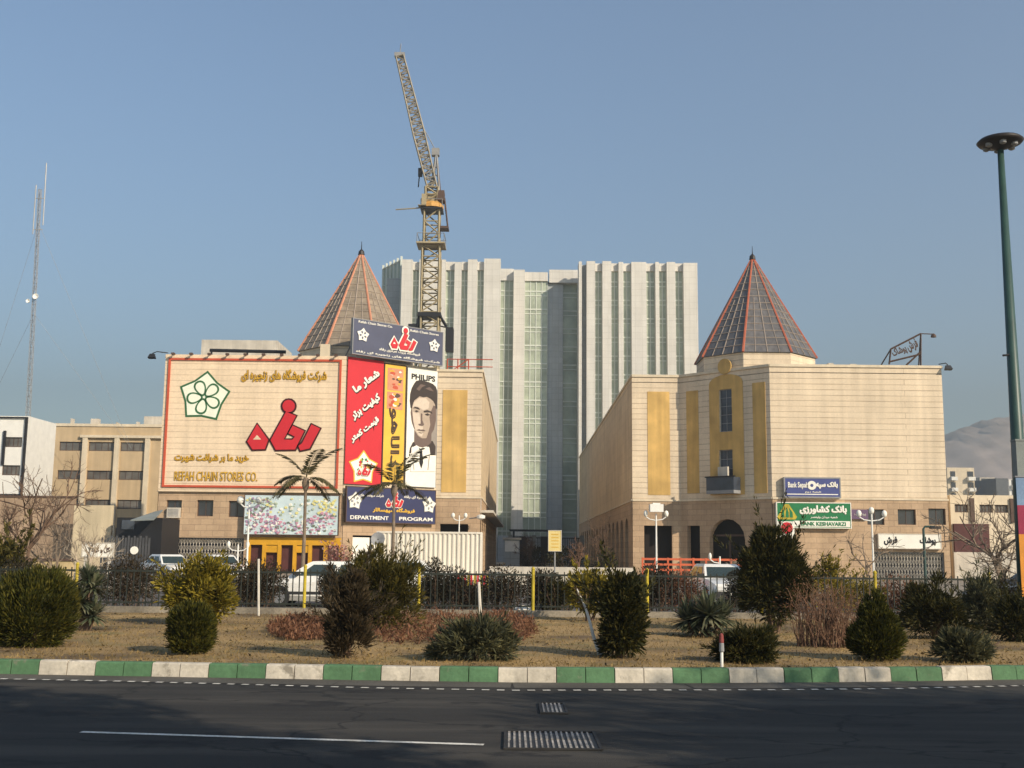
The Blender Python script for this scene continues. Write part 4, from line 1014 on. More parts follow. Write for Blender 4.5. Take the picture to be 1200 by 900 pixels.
flr = [Zat(140, y, yo) for y in (523.5, 557, 591)] + [Zat(140, 624, yo)]
ofc, opl, ozt = slab_building('office_building', 'beige brick office building with pale pillars and rows of dark windows', 'building', 58, 200, 498, yo, 14, M['beige'], flr, (82, 116.5, 154, 187), 1.05, 3.0)
mb = MB()
for px in (98, 135.5, 171.5): a = opl.px(px, 560)[0]; pm_ = MB(); opl.box(pm_, a-.28, a+.28, 0, Zat(100, 513, yo), .003, .35); pm_.build('pillar', M['cream'], ofc)
opl.box(mb, opl.px(96, 560)[0]-.4, opl.len, Zat(100, 513, yo), Zat(100, 510, yo), .003, .4); opl.box(mb, 0, opl.len, ozt-.2, ozt+.12, -.2, .12)
mb.build('cornice', M['cream'], ofc)
for px, w_, h_ in ((112, .9, .9), (85, .2, .9), (138, .15, .5), (162, .2, .6)): x = Xat(px, 495, 133); mb = MB(); mb.box(x-w_/2, x+w_/2, 132.6, 133.4, ozt-.1, ozt+h_); mb.build('roof_vent', M['pale'], ofc)
mb = MB(); x = Xat(183, 490, 138); mb.box(Xat(143, 492, 138), x+3, 138, 142, ozt-.1, ozt+.75); mb.box(Xat(168, 488, 138), x+3, 138.3, 141, ozt+.75, ozt+1.9); mb.build('roof_house', M['pale'], ofc)
yw = 112.0
wb, wpl, wzt = slab_building('office_building', 'white plastered building with black edged bays at the far left', 'building', -70, 29, 487.5, yw, 6.8, M['white'], [Zat(10, y, yw) for y in (518, 551, 588)], (-40, 12), 1.0, 1.8)
mb = MB()
for px in (3, 27.5): a = wpl.px(px, 550)[0]; wpl.box(mb, a-.12, a+.12, Zat(20, 580, yw) if px > 10 else Zat(20, 545, yw), Zat(20, 489 if px > 10 else 505, yw), .003, .2)
wpl.box(mb, 0, wpl.len-.1, Zat(10, 490, yw), Zat(10, 488.6, yw), .003, .22); wpl.box(mb, 0, wpl.len, Zat(10, 582, yw), Zat(10, 579, yw), .003, .5); mb.build('black_edging', M['black'], wb)
# tall guyed antenna
ya = 118.0; pb = P(33.5, 490, ya); pt_ = P(47, 222, ya)
an = thing('antenna_mast', 'thin guyed antenna mast with a small dish rising over the white building', 'antenna', (pb.x, ya, 12))
k = lambda f, dx=0: Vector((pb.x + (pt_.x-pb.x)*f + dx, ya, pb.z + (pt_.z-pb.z)*f))
mb = MB(); lattice(mb, (pb.x, ya, 11), k(1.0), .38, .24, 50, .028, rb=.016); mb.build('mast', M['grey'], an)
mb = MB(); mb.bar(k(.80, -.55), k(1.02, -.45), .05); mb.bar(k(.84, .5), k(1.12, .55), .05); mb.bar(k(.82, -.5), k(.82, .5), .04); mb.bar(k(.96, -.5), k(.96, .5), .04); mb.build('aerial', M['pale'], an)
for f, dx, r in ((.52, .3, .32), (.50, -.5, .22)):
    mb = MB(); mb.X = Matrix.Translation(k(f, dx) + Vector((0, -.4, 0))) @ Matrix.Rotation(math.radians(80), 4, 'X'); mb.lathe((0, 0, 0), [(.05, -.15), (r*.7, -.1), (r, .12), (r*.9, .12), (.1, 0)], 12); mb.build('dish', M['white'], an)
mb = MB()
for s_ in (-1, 1):
    for f in (.45, .85): mb.bar(k(f), (pb.x + s_*9, ya+6, 12.5), .015)
mb.build('guy_wire', M['grey'], an)
# garden walls and the dark gate between the blocks and the street, far left
def lowwall(label, px0, px1, Y, ztop, m, thick=.3, cap=None, name='garden_wall'):
    x0, x1 = Xat(px0, 640, Y), Xat(px1, 640, Y); t = thing(name, label, 'wall', ((x0+x1)/2, Y, 0))
    mb = MB(); mb.box(x0, x1, Y, Y+thick, 0, ztop); mb.build('wall', m, t)
    if cap: mb = MB(); mb.box(x0-.05, x1+.05, Y-.07, Y+thick+.07, ztop, ztop+.12); mb.build('coping', cap, t)
    return t
lowwall('high brown plastered yard wall below the white building', -60, 84, 78, Zat(40, 583, 78), mat('brown_plaster', (0.40, 0.285, 0.19), .95, .22, .35, streak=.25), cap=M['bronze'])
lowwall('lower tan yard wall with a dark rail on top at the far left', -60, 86, 60, Zat(40, 657, 60), mat('ochre_plaster', (0.50, 0.38, 0.20), .95, .2, .5, streak=.25), cap=M['bronze'])
lowwall('pale yellow plastered wall behind the cream notice board', 84, 129, 76, Zat(105, 592, 76), mat('yellow_cream_plaster', (0.58, 0.48, 0.32), .95, .15, .4, streak=.2))
yg = 74.0; x0, x1 = Xat(129, 640, yg), Xat(183, 640, yg)
gt = thing('gatehouse', 'black roofed yard entrance with a grey awning beside the tan stone wall', 'gatehouse', ((x0+x1)/2, yg, 0))
mb = MB(); mb.box(x0, x1, yg+1, yg+5, 0, Zat(150, 606, yg)); mb.build('body', M['black'], gt)
mb = MB(); a_, b_ = Xat(158, 605, yg), x1; mb.loft([[(a_, yg-.8, Zat(160, 611, yg)), (b_, yg-.8, Zat(180, 610, yg)), (b_, yg+1, Zat(180, 598, yg)), (a_+1.0, yg+1, Zat(170, 600, yg))], [(a_, yg-.8, Zat(160, 611, yg)+.08), (b_, yg-.8, Zat(180, 610, yg)+.08), (b_, yg+1, Zat(180, 598, yg)+.08), (a_+1.0, yg+1, Zat(170, 600, yg)+.08)]]); mb.build('awning', M['awning'], gt)
mb = MB(); mb.box(Xat(137, 615, yg), Xat(152, 615, yg), yg+.9, yg+.99, Zat(145, 620, yg), Zat(145, 609, yg)); mb.build('window', M['blueglass'], gt)
pg = thing('picket_gate', 'dark grey picket gate across the yard entrance', 'gate', ((x0+x1)/2, yg-1.5, 0))
mb = MB(); n = 16; zt_ = Zat(150, 630, yg-1.5)
for i in range(n+1): x = x0 + (x1-x0)*i/n; mb.box(x-.06, x+.06, yg-1.5, yg-1.45, .1, zt_ + (.12 if i % 2 else 0))
mb.build('pickets', M['darkgrey'], pg)
mb = MB(); mb.box(x0, x1, yg-1.44, yg-1.38, zt_-.5, zt_-.38); mb.box(x0, x1, yg-1.44, yg-1.38, .4, .52); mb.build('rail', M['darkgrey'], pg)
mb = MB(); gx = Xat(157, 645, yg-1.6); mb.X = Matrix.Translation((gx, yg-1.52, Zat(157, 645, yg-1.6))) @ Matrix.Rotation(math.pi/2, 4, 'X'); mb.lathe((0, 0, 0), [(.05, 0), (.26, 0), (.26, .05), (.05, .05)], 12); mb.build('round_plate', M['offwhite'], pg)
npl = Pl((Xat(98, 645, 66), 66), (Xat(134, 645, 66), 66))
s11, bx = signbox('notice_board', npl, ((98, 637), (133, 637), (133, 652), (98, 652)), 0, .15, M['offwhite'], 'low cream notice board with dark script in front of the pale yellow wall', 'sign', frame=M['pale'])
trel('گل و گیاه', npl, bx, .3, .25, .92, .75, M['bronze'], s11, d=.17, persian=True)
mb = MB()
for f in (.1, .9): a, b = rel(bx, f, 0); npl.box(mb, a-.08, a+.08, 0, b, .02, .12)
mb.build('post', M['pale'], s11)
# neighbours on the right
yr = 88.0
rb_, rpl, rzt = slab_building('low_building', 'low plastered building with three dark vents right of the blank block', 'building', 1112, 1330, 581, yr, 12, M['cream'], [Zat(1150, 596, yr)], (1125, 1154, 1172), .62, 1.05)
for px in (1139, 1186): mb = MB(); a = rpl.px(px, 600)[0]; rpl.box(mb, a-.16, a+.16, Zat(1150, 612, yr), Zat(1150, 584, yr), .003, .16); mb.build('pillar', M['bronze'], rb_)
mb = MB(); rpl.box(mb, *rpl.rect(1117, 614, 1158, 647), .02, .25); mb.build('dark_shutter', M['maroon'], rb_)
mb = MB(); a = rpl.rect(1117, 648, 1330, 690); rpl.box(mb, a[0], rpl.len, 0, a[3], .01, .3); mb.build('base_wall', M['pale'], rb_)
def flats(px0, px1, ptop, Y, m, balc, label, dark=False):
    x0, x1 = Xat(px0, 560, Y), Xat(px1, 560, Y); z1 = Zat((px0+px1)/2, ptop, Y); t = thing('apartment_block', label, 'building', ((x0+x1)/2, Y, 0), group='far apartment blocks')
    mb = MB(); mb.box(x0, x1, Y, Y+18, 0, z1); mb.build('wall', m, t)
    n = max(3, int(z1/3.2)); w_ = x1-x0
    for (f0, f1) in balc:
        for i in range(n):
            z = 1.0 + i*3.2
            if z + 2.8 > z1: break
            mb = MB(); mb.box(x0+w_*f0, x0+w_*f1, Y-1.3, Y-.01, z, z+1.05); mb.build('balcony', M['white'], t)
            gm = MB(); gm.box(x0+w_*f0+.2, x0+w_*f1-.2, Y-.12, Y-.005, z+1.1, z+2.7); gm.build('window', M['glass'], t)
flats(1110, 1142, 548, 330, M['cream'], ((.1, .32), (.72, .98)), 'far pale apartment block with two columns of balconies beside the blank wall')
flats(1148, 1166, 559.5, 360, M['pale'], ((.08, .92),), 'far narrow apartment block with stacked wide balconies')
flats(1167, 1181, 560.5, 345, mat('dark_grey_cladding', (0.12, 0.13, 0.14), .8), (), 'far plain dark grey block between the balcony blocks')
flats(1182, 1230, 562, 365, M['white'], ((.05, .45), (.55, .95)), 'far white apartment block close to the lamp pole')
# hills
def ridge_line(name, pts, Y, depth, m):
    mb = MB(); rg = random.Random(12); ny = 14; rows_ = []
    xs = [P(p[0], p[1], Y) for p in pts]; L = []
    for a, b in zip(xs, xs[1:]): L += [a.lerp(b, i/6) for i in range(6)]
    L.append(xs[-1])
    for j in range(ny+1):
        f = j/ny; h = math.sin(f*math.pi/2) ** 1.0 if f <= 1 else 0
        rows_.append([mb.pt((p.x*(1 - .0*f), Y - depth*(1-f), max(p.z, 0)*h*(1 + (rg.uniform(-.022, .022) if 0 < j < ny else rg.uniform(-.012, .012))) - 1)) for p in L])
    for a, b in zip(rows_, rows_[1:]):
        for i in range(len(a)-1): mb.idx((a[i], a[i+1], b[i+1], b[i]))
    o = mb.build(name, m, smooth=True); o['kind'] = 'structure'
ridge_line('mountain', [(960, 600), (1020, 560), (1080, 522), (1112, 507), (1135, 498), (1160, 491), (1190, 487), (1230, 480), (1300, 470), (1400, 480)], 1500, 420, mat('snowy_brown_hill_hazed', (0.62, 0.50, 0.43), .95, .25, .006, fine=.2, fsc=.03))  # brown and snow tone, paled further so the colour imitates haze
ridge_line('hills', [(-300, 585), (-100, 592), (60, 596), (250, 600), (450, 598), (620, 604), (800, 600), (1000, 590), (1300, 575)], 1440, 300, mat('brown_hill', (0.30, 0.25, 0.19), .95, .25, .004, fine=.2, fsc=.02))
# ------------------------------------------------------------------ foliage helpers
L_ = {}
L_['trim'] = leafmat('clipped_conifer_leaves', [(0.0239, 0.0278, 0.0055), (0.0533, 0.0555, 0.0088), (0.1088, 0.0906, 0.0132)])
L_['dark'] = leafmat('dark_conifer_leaves', [(0.0174, 0.0202, 0.006), (0.037, 0.0363, 0.0084), (0.0783, 0.0621, 0.0132)])
L_['olive'] = leafmat('olive_conifer_leaves', [(0.0306, 0.0309, 0.0077), (0.0678, 0.0582, 0.0112), (0.1313, 0.1008, 0.0182)])
L_['brown'] = leafmat('winter_brown_leaves', [(0.0315, 0.0238, 0.0126), (0.0525, 0.0385, 0.0196), (0.077, 0.0525, 0.0266)])
L_['gold'] = leafmat('yellow_green_leaves', [(0.0765, 0.0723, 0.0085), (0.187, 0.1445, 0.0136), (0.289, 0.221, 0.0255)])
L_['blue'] = leafmat('grey_green_needles', [(0.0342, 0.0394, 0.0255), (0.0732, 0.0756, 0.039), (0.1485, 0.1323, 0.0562)])
L_['yucca'] = leafmat('yucca_blades', [(0.05, 0.065, 0.035), (0.095, 0.11, 0.06), (0.21, 0.20, 0.12)])
L_['red'] = leafmat('dry_red_leaves', [(0.10, 0.045, 0.025), (0.17, 0.075, 0.04), (0.25, 0.13, 0.07)])
L_['palm'] = leafmat('palm_leaflets', [(0.045, 0.045, 0.016), (0.085, 0.075, 0.026), (0.15, 0.115, 0.05)])
L_['straw'] = leafmat('straw_grass', [(0.11, 0.075, 0.026), (0.22, 0.15, 0.054), (0.34, 0.235, 0.088)])
L_['pink'] = leafmat('pale_pink_leaves', [(0.22, 0.06, 0.05), (0.40, 0.18, 0.14), (0.55, 0.40, 0.33)])
L_['twigleaf'] = leafmat('dark_twig_leaves', [(0.0176, 0.0176, 0.0104), (0.036, 0.032, 0.0176), (0.068, 0.048, 0.028)])
L_['street'] = leafmat('street_tree_leaves', [(0.03, 0.05, 0.012), (0.05, 0.08, 0.02), (0.08, 0.11, 0.03)])

def leaf_mesh(name, p, d, L, W, m, parent, rng, extra=None):
    """one small pointed quad per point"""
    n = len(p); d = d / np.maximum(np.linalg.norm(d, axis=1, keepdims=True), 1e-9)
    r = rng.normal(size=(n, 3)); s = np.cross(d, r); s /= np.maximum(np.linalg.norm(s, axis=1, keepdims=True), 1e-9)
    L = np.broadcast_to(np.asarray(L, float), (n,))[:, None] * rng.uniform(.65, 1.3, (n, 1)); W = np.broadcast_to(np.asarray(W, float), (n,))[:, None] * rng.uniform(.7, 1.2, (n, 1))
    V = np.empty((n, 4, 3)); V[:, 0] = p; V[:, 1] = p + d*L*.5 + s*W*.5; V[:, 2] = p + d*L; V[:, 3] = p + d*L*.5 - s*W*.5
    V = V.reshape(-1, 3); F = np.arange(4*n).reshape(-1, 4)
    if extra is not None:
        F2 = np.array(extra[1]) + len(V); V = np.vstack([V, extra[0]]); F = np.vstack([F, F2])
    me = bpy.data.meshes.new(name); me.vertices.add(len(V)); me.vertices.foreach_set('co', V.ravel())
    me.loops.add(F.size); me.loops.foreach_set('vertex_index', F.ravel().astype(np.int32))
    me.polygons.add(len(F)); me.polygons.foreach_set('loop_start', np.arange(0, F.size, 4, dtype=np.int32)); me.polygons.foreach_set('loop_total', np.full(len(F), 4, dtype=np.int32))
    me.materials.append(m); me.update(calc_edges=True); return link(name, me, parent)
def core_shape(blobs, rng, k=.72):
    V, F = [], []
    for (c, R) in blobs:
        b = len(V); n, h = 12, 7
        for j in range(h+1):
            th = math.pi * j / h
            for i in range(n):
                ph = 2*math.pi*i/n; f = k * rng.uniform(.8, 1.08)
                V.append((c[0] + R[0]*f*math.sin(th)*math.cos(ph), c[1] + R[1]*f*math.sin(th)*math.sin(ph), c[2] + R[2]*f*math.cos(th)))
        for j in range(h):
            for i in range(n): F.append((b+j*n+i, b+j*n+(i+1) % n, b+(j+1)*n+(i+1) % n, b+(j+1)*n+i))
    return np.array(V), F
def clumps(blobs, n, rng, size=.28, updir=.5, spread=.9, shell=.78):
    """points and directions gathered into sprays near the surface of ellipsoid blobs"""
    vol = np.array([R[0]*R[1] + R[1]*R[2] + R[0]*R[2] for _, R in blobs]); vol /= vol.sum()
    P_, D_ = [], []
    for (c, R), v in zip(blobs, vol):
        m = max(12, int(n*v)); nc = max(6, m // (55 if shell > .7 else 90))
        u = rng.normal(size=(nc, 3)); u /= np.linalg.norm(u, axis=1, keepdims=True)
        rr = rng.uniform(shell, 1.02 if shell > .7 else 1.14, (nc, 1)); cen = u * rr
        own = rng.integers(0, nc, m); off = rng.normal(size=(m, 3)) * size
        q = cen[own] + off * .8; qn = np.linalg.norm(q, axis=1, keepdims=True); lim = 1.12 if shell > .7 else 1.32; q = np.where(qn > lim, q/qn*lim, q)
        pts = np.array(c) + q * np.array(R)
        dd = q / np.maximum(np.linalg.norm(q, axis=1, keepdims=True), .01) * spread + off*1.6 + np.array((0, 0, updir)) + rng.normal(size=(m, 3))*.25
        ok = pts[:, 2] > .015
        P_.append(pts[ok]); D_.append(dd[ok])
    return np.vstack(P_), np.vstack(D_)
def stems(mb, base, n, h, r, spread, rng, segs=3, lean=.3, side=True):
    for i in range(n):
        a = rng.uniform(0, 6.283); b = Vector((math.cos(a), math.sin(a), 0)); p = Vector(base) + b*rng.uniform(0, spread*.3); hh = h*rng.uniform(.65, 1.05); pts = [p]
        d = (b*rng.uniform(.05, lean) + Vector((0, 0, 1))).normalized()
        for k in range(segs):
            d = (d + Vector(rng.normal(size=3))*.14).normalized(); p = p + d*hh/segs; pts.append(p)
        mb.tube(pts, [r*(1-.75*k/segs) for k in range(segs+1)], 4, False)
        if side:
            for k in range(1, segs+1):
                for _ in range(2):
                    dd = (d + Vector(rng.normal(size=3))*.7).normalized(); mb.tube([pts[k-1].lerp(pts[k], .6), pts[k-1].lerp(pts[k], .6) + dd*hh*.25], [r*.4, r*.15], 3, False)
def scale_at(p): return p.y / FPX
def bush(name, label, cat, px, by, ty, wpx, style, lm_, n, seed, blobs=None, leaf=(.10, .03), core=True, group=None, updir=.5, size=.28, trunk=.12, stem_m='twig', depth=.9):
    p = GL(px, by); s = scale_at(p); trimmed = size <= .16; H = (by-ty)*s*(.93 if trimmed else .90); R = wpx/2*s*(.90 if trimmed else .84); rng = np.random.default_rng(seed); n = int(n*(.9 if trimmed else .34 if name == 'spreading_juniper' else .58))
    t = thing(name, label, cat, tuple(p), group)
    if style == 'round': bl = [((0, 0, H*.5), (R, R*depth, H*.52))]
    elif style == 'egg': bl = [((0, 0, H*.36), (R, R*depth, H*.36)), ((0, 0, H*.62), (R*.72, R*.72*depth, H*.36))]
    elif style == 'cone': bl = [((0, 0, H*.30), (R, R*depth, H*.30)), ((R*.08, 0, H*.52), (R*.74, R*.7, H*.28)), ((-R*.04, 0, H*.76), (R*.42, R*.42, H*.26))]
    else: bl = [((x*R, y*R, z*H), (a*R, a*R, b*H)) for x, y, z, a, b in blobs]
    if not trimmed:
        ex = []
        for _ in range(13):
            c, Rr = bl[int(rng.integers(0, len(bl)))]; u = rng.normal(size=3); u /= np.linalg.norm(u); u[2] = abs(u[2])*.8
            k = rng.uniform(.16, .40); ex.append((tuple(np.array(c) + u*np.array(Rr)*rng.uniform(.75, 1.0)), (Rr[0]*k, Rr[1]*k, Rr[2]*k*1.2)))
        ball = bl + ex
    else: ball = bl
    pts, dd = clumps(ball, n, rng, size, updir, shell=.78 if trimmed else .62)
    if not trimmed:
        jun = name == 'spreading_juniper'; AP, AD = [pts], [dd]
        for _ in range(46 if jun else 18):
            az = rng.uniform(0, 6.283); el = math.radians(rng.uniform(10, 62) if jun else rng.uniform(30, 82)); d0 = np.array((math.cos(az)*math.cos(el), math.sin(az)*math.cos(el), math.sin(el)))
            Ls = rng.uniform(.85, 1.5)*(R if jun else R + (H*.92-R)*math.sin(el)); st_ = np.array((0, 0, .22*H)) if jun else np.array((0, 0, .25*H + rng.uniform(0, .2)*H)); Ls = Ls if jun else Ls*.85
            f = rng.uniform(.45, 1, 46)[:, None]; q = st_ + d0*Ls*f + np.array((0, 0, -.22*Ls))*f*f*(1 if jun else .2) + rng.normal(size=(46, 3))*.035*(1.4-f); ok_ = q[:, 2] > .02
            AP.append(q[ok_]); AD.append((d0 + rng.normal(size=(46, 3))*.45)[ok_])
        pts, dd = np.vstack(AP), np.vstack(AD)
    leaf_mesh('crown', pts, dd, leaf[0], leaf[1], lm_, t, rng, core_shape(bl, rng, .66 if trimmed else .50) if core else None)
    mb = MB(); stems(mb, (0, 0, -.03), 4 if trunk else 6, H*.55, R*.10 if trunk else .02, R*.4, rng, side=False)
    mb.build('trunk', M[stem_m], t, local=True)
    return t

# clipped and spreading evergreens on the lawn
bush('clipped_bush', 'large rounded dark green bush at the left edge of the lawn', 'bush', 36, 758, 667, 104, 'blob', L_['trim'], 26000, 1, [(-.05, 0, .42, .95, .46), (.15, .1, .62, .72, .40), (-.45, 0, .5, .55, .42)], (.10, .022), updir=.9, size=.16)
bush('clipped_bush', 'small drum shaped clipped green bush near the kerb', 'bush', 223, 766, 706, 54, 'blob', L_['trim'], 15000, 2, [(0, 0, .32, .97, .34), (0, 0, .62, .95, .36)], (.085, .018), updir=1.0, size=.13)
bush('conifer_shrub', 'broad dark olive conifer bush behind the brown leaning one', 'bush', 446, 742, 641, 106, 'blob', L_['olive'], 26000, 3, [(-.1, 0, .46, .72, .30), (-.18, 0, .72, .55, .28), (.45, 0, .58, .52, .30), (-.55, 0, .55, .45, .28), (.2, .1, .3, .7, .28)], (.12, .025), updir=.8, size=.2)
bush('conifer_shrub', 'dark brownish upright conifer standing in front of the olive one', 'bush', 405, 770, 668, 66, 'blob', L_['brown'], 20000, 4, [(.0, 0, .24, .88, .24), (.05, 0, .45, .72, .24), (.12, 0, .68, .58, .24), (.25, 0, .88, .42, .14)], (.11, .022), updir=1.0, size=.2)
bush('conifer_shrub', 'dark ragged egg shaped shrub at the centre with a bent white trunk beside it', 'bush', 727, 770, 669, 64, 'blob', L_['dark'], 15000, 5, [(.05, 0, .34, .85, .27), (.0, 0, .58, .78, .26), (.1, 0, .82, .55, .19)], (.11, .035), updir=.5, size=.24)
bush('conifer_shrub', 'dark green conical conifer near the kerb on the right', 'bush', 1027, 773, 695, 60, 'cone', L_['trim'], 17000, 6, None, (.095, .02), updir=1.0, size=.16)
bush('spreading_juniper', 'low grey green spreading juniper near the kerb left of centre', 'bush', 558, 774, 728, 104, 'blob', L_['blue'], 13000, 7, [(-.2, 0, .42, .6, .42), (.3, 0, .5, .55, .48), (.75, 0, .32, .32, .28), (-.7, 0, .3, .36, .28), (.1, 0, .75, .35, .28)], (.14, .022), updir=.3, size=.3)
bush('spreading_juniper', 'flat dark juniper behind the little red topped post', 'bush', 876, 776, 737, 80, 'blob', L_['dark'], 11000, 8, [(-.2, 0, .45, .65, .45), (.45, 0, .5, .5, .42), (-.75, 0, .3, .3, .28)], (.13, .022), updir=.3, size=.3)
bush('spreading_juniper', 'wide dark spreading conifer below the yellow post on the right', 'bush', 1098, 749, 676, 80, 'blob', L_['dark'], 19000, 9, [(-.3, 0, .38, .68, .38), (.35, 0, .42, .62, .40), (.1, 0, .7, .55, .32), (-.5, 0, .62, .4, .3)], (.14, .026), updir=.4, size=.26)
bush('spreading_juniper', 'small low blue green conifer with a leaning dead stalk near the kerb', 'bush', 1130, 775, 738, 62, 'blob', L_['blue'], 9000, 10, [(-.1, 0, .45, .8, .45), (.5, 0, .3, .4, .3), (-.3, 0, .7, .4, .3)], (.13, .022), updir=.5, size=.28)
bush('conifer_shrub', 'dark conifer bush cut by the right edge of the view', 'bush', 1192, 752, 702, 56, 'blob', L_['dark'], 11000, 11, [(0, 0, .45, .9, .45), (-.3, 0, .65, .5, .35)], (.13, .026), updir=.4, size=.26)
bush('conifer_shrub', 'dark bushy conifer just behind the wide spreading one on the right', 'bush', 1150, 742, 680, 50, 'blob', L_['blue'], 10000, 12, [(0, 0, .4, .9, .4), (.1, 0, .7, .6, .32)], (.13, .026), updir=.5, size=.26)
bush('conifer_tree', 'large dark conifer tree in front of the bank signs', 'tree', 909, 742, 613, 84, 'blob', L_['dark'], 42000, 13, [(-.1, 0, .45, .85, .26), (.45, 0, .48, .55, .24), (-.25, 0, .66, .68, .22), (.15, 0, .70, .62, .22), (-.15, 0, .85, .48, .15), (-.6, 0, .5, .38, .2), (.8, 0, .46, .25, .17)], (.15, .03), updir=.7, size=.2)
bush('golden_bush', 'sunlit yellow green bush behind the drum shaped clipped bush', 'bush', 228, 732, 651, 92, 'blob', L_['gold'], 15000, 14, [(.35, 0, .45, .62, .38), (-.4, 0, .55, .6, .32), (.2, 0, .78, .5, .24), (-.1, .2, .3, .6, .3), (.75, 0, .5, .3, .3)], (.13, .04), updir=.5, size=.26)
bush('golden_bush', 'smaller yellow green bush beside the dark ragged central shrub', 'bush', 690, 728, 671, 58, 'blob', L_['gold'], 7000, 15, [(0, 0, .7, .85, .3), (.3, 0, .5, .55, .3), (-.4, 0, .55, .5, .3)], (.12, .04), updir=.4, size=.3, core=False)
bush('golden_bush', 'yellowish pointed conifer rising above the reddish dormant shrub', 'bush', 972, 722, 652, 70, 'blob', L_['gold'], 6000, 16, [(0, 0, .35, .9, .3), (0, 0, .6, .5, .25), (0, 0, .85, .15, .2)], (.12, .035), updir=.4, size=.3, core=False)
# spiky yuccas
def yucca(label, px, by, ty, wpx, heads, n, seed):
    p = GL(px, by); s = scale_at(p); H = (by-ty)*s; R = wpx/2*s; rng = np.random.default_rng(seed)
    t = thing('yucca', label, 'yucca', tuple(p), 'spiky yuccas on the lawn'); V, F = [], []
    for (hx, hz, k) in heads:
        c = np.array((hx*R, rng.uniform(-.3, .3)*R, hz*H))
        for i in range(n):
            az = rng.uniform(0, 6.283); el = math.asin(rng.uniform(-.25, 1)); d = np.array((math.cos(az)*math.cos(el), math.sin(az)*math.cos(el), math.sin(el))); L = k*R*rng.uniform(.75, 1.1)
            sd = np.cross(d, (0, 0, 1.0)); sd /= max(np.linalg.norm(sd), .01); b = len(V)
            for f, wf in ((0, .5), (.4, 1), (.8, .55), (1, .03)):
                q = c + d*L*f + np.array((0, 0, -.25*L*f*f*(1-max(d[2], 0)))); q[2] = max(q[2], .02); w_ = .03*wf
                V.append(q - sd*w_); V.append(q + sd*w_)
            for j in range(3): F.append((b+2*j, b+2*j+1, b+2*j+3, b+2*j+2))
    me = bpy.data.meshes.new('blades'); me.from_pydata([tuple(v) for v in V], [], F); me.materials.append(L_['yucca']); me.update(); link('blades', me, t)
    mb = MB()
    for (hx, hz, k) in heads: mb.tube([(hx*R*.5, 0, -.03), (hx*R, 0, hz*H)], [.06, .05], 6)
    mb.build('trunk', M['twig'], t, local=True)
yucca('broad spiky yucca with pale tipped blades right of centre', 826, 746, 686, 88, [(-.40, .28, .68), (.05, .40, .74), (.45, .32, .66), (-.05, .16, .72)], 230, 21)
yucca('spiky yucca squeezed behind the large rounded bush', 97, 738, 662, 54, [(-.1, .40, 1.05), (.25, .62, .95), (.4, .2, 1.0), (0, .75, .8)], 150, 22)
# dormant reddish shrub
def twiggy(name, label, px, by, ty, wpx, n, seed, sm, lm_=None, nl=0, group=None, r=.012, lean=.35, lf=(.07, .03), p=None, HR=None):
    p = p or GL(px, by); s = scale_at(p); H, R = HR or ((by-ty)*s, wpx/2*s); rng = np.random.default_rng(seed)
    t = thing(name, label, 'shrub', tuple(p), group); mb = MB()
    for i in range(n):
        a = rng.uniform(0, 6.283); rr = R*math.sqrt(rng.random())*.75
        b = (math.cos(a)*rr, math.sin(a)*rr*.7, -.02); stems(mb, b, 1, H*rng.uniform(.7, 1.02), r, R*.25, rng, 3, lean)
    mb.build('stems', M[sm], t, local=True)
    if nl:
        bl = [((0, 0, H*.55), (R, R*.7, H*.45))]; pts, dd = clumps(bl, nl, rng, .33, .2, .6, .3); leaf_mesh('leaves', pts, dd, lf[0], lf[1], lm_, t, rng)
    return t
twiggy('dormant_shrub', 'big leafless reddish brown shrub right of the large conifer tree', 968, 758, 683, 92, 130, 31, 'redtwig', L_['red'], 1500, lf=(.05, .012))
fs = [('brown leafy shrub with a reddish top by the fence at left', 150, 712, 660, 62, 'brown', 3600), ('dark drooping brown shrub at the fence left of the white stake', 296, 714, 662, 50, 'brown', 4200),
      ('small dark shrub hiding the rear wheel of the white hatchback', 388, 713, 672, 20, 'twigleaf', 2200), ('dark twiggy shrub at the left end of the red and yellow railing', 505, 716, 664, 26, 'twigleaf', 2200),
      ('dark narrow shrub in front of the red and yellow railing', 530, 716, 672, 28, 'twigleaf', 2200), ('low dark shrub under the right end of the white container', 552, 716, 688, 30, 'twigleaf', 1800),
      ('olive twiggy shrub at the fence right of the white stake', 590, 716, 670, 38, 'brown', 2600), ('dark shrub by the fence right of a yellow post below the alley', 636, 716, 674, 30, 'twigleaf', 2600),
      ('blackish green shrub between two fence posts left of the yellow green bush', 656, 717, 684, 30, 'dark', 2600), ('dark brown shrub by the fence behind the central ragged shrub', 768, 718, 668, 34, 'twigleaf', 2800),
      ('reddish brown shrub by the fence behind the broad yucca', 798, 718, 672, 40, 'red', 1800), ('dark shrub at the fence below the orange barrier', 868, 718, 676, 26, 'twigleaf', 2000),
      ('yellow brown shrub at the fence behind the dormant shrub', 1008, 720, 676, 46, 'gold', 1600), ('rusty twiggy shrub at the fence left of the wide conifer', 1052, 720, 680, 36, 'red', 1500),
      ('dark shrub by the fence right of the yellow post below the maroon shutter', 1168, 722, 680, 40, 'twigleaf', 2600), ('dark shrub by the fence at the far left behind the round bush', 20, 708, 662, 40, 'twigleaf', 2200)]
for i, (lb_, px, by, ty, wp, lm_, nl) in enumerate(fs):
    twiggy('fence_shrub', lb_, px, by, ty, wp*1.15, 20, 50+i, 'twig', L_[lm_], int(nl*1.6), group='winter shrubs along the fence', lf=(.085, .035))
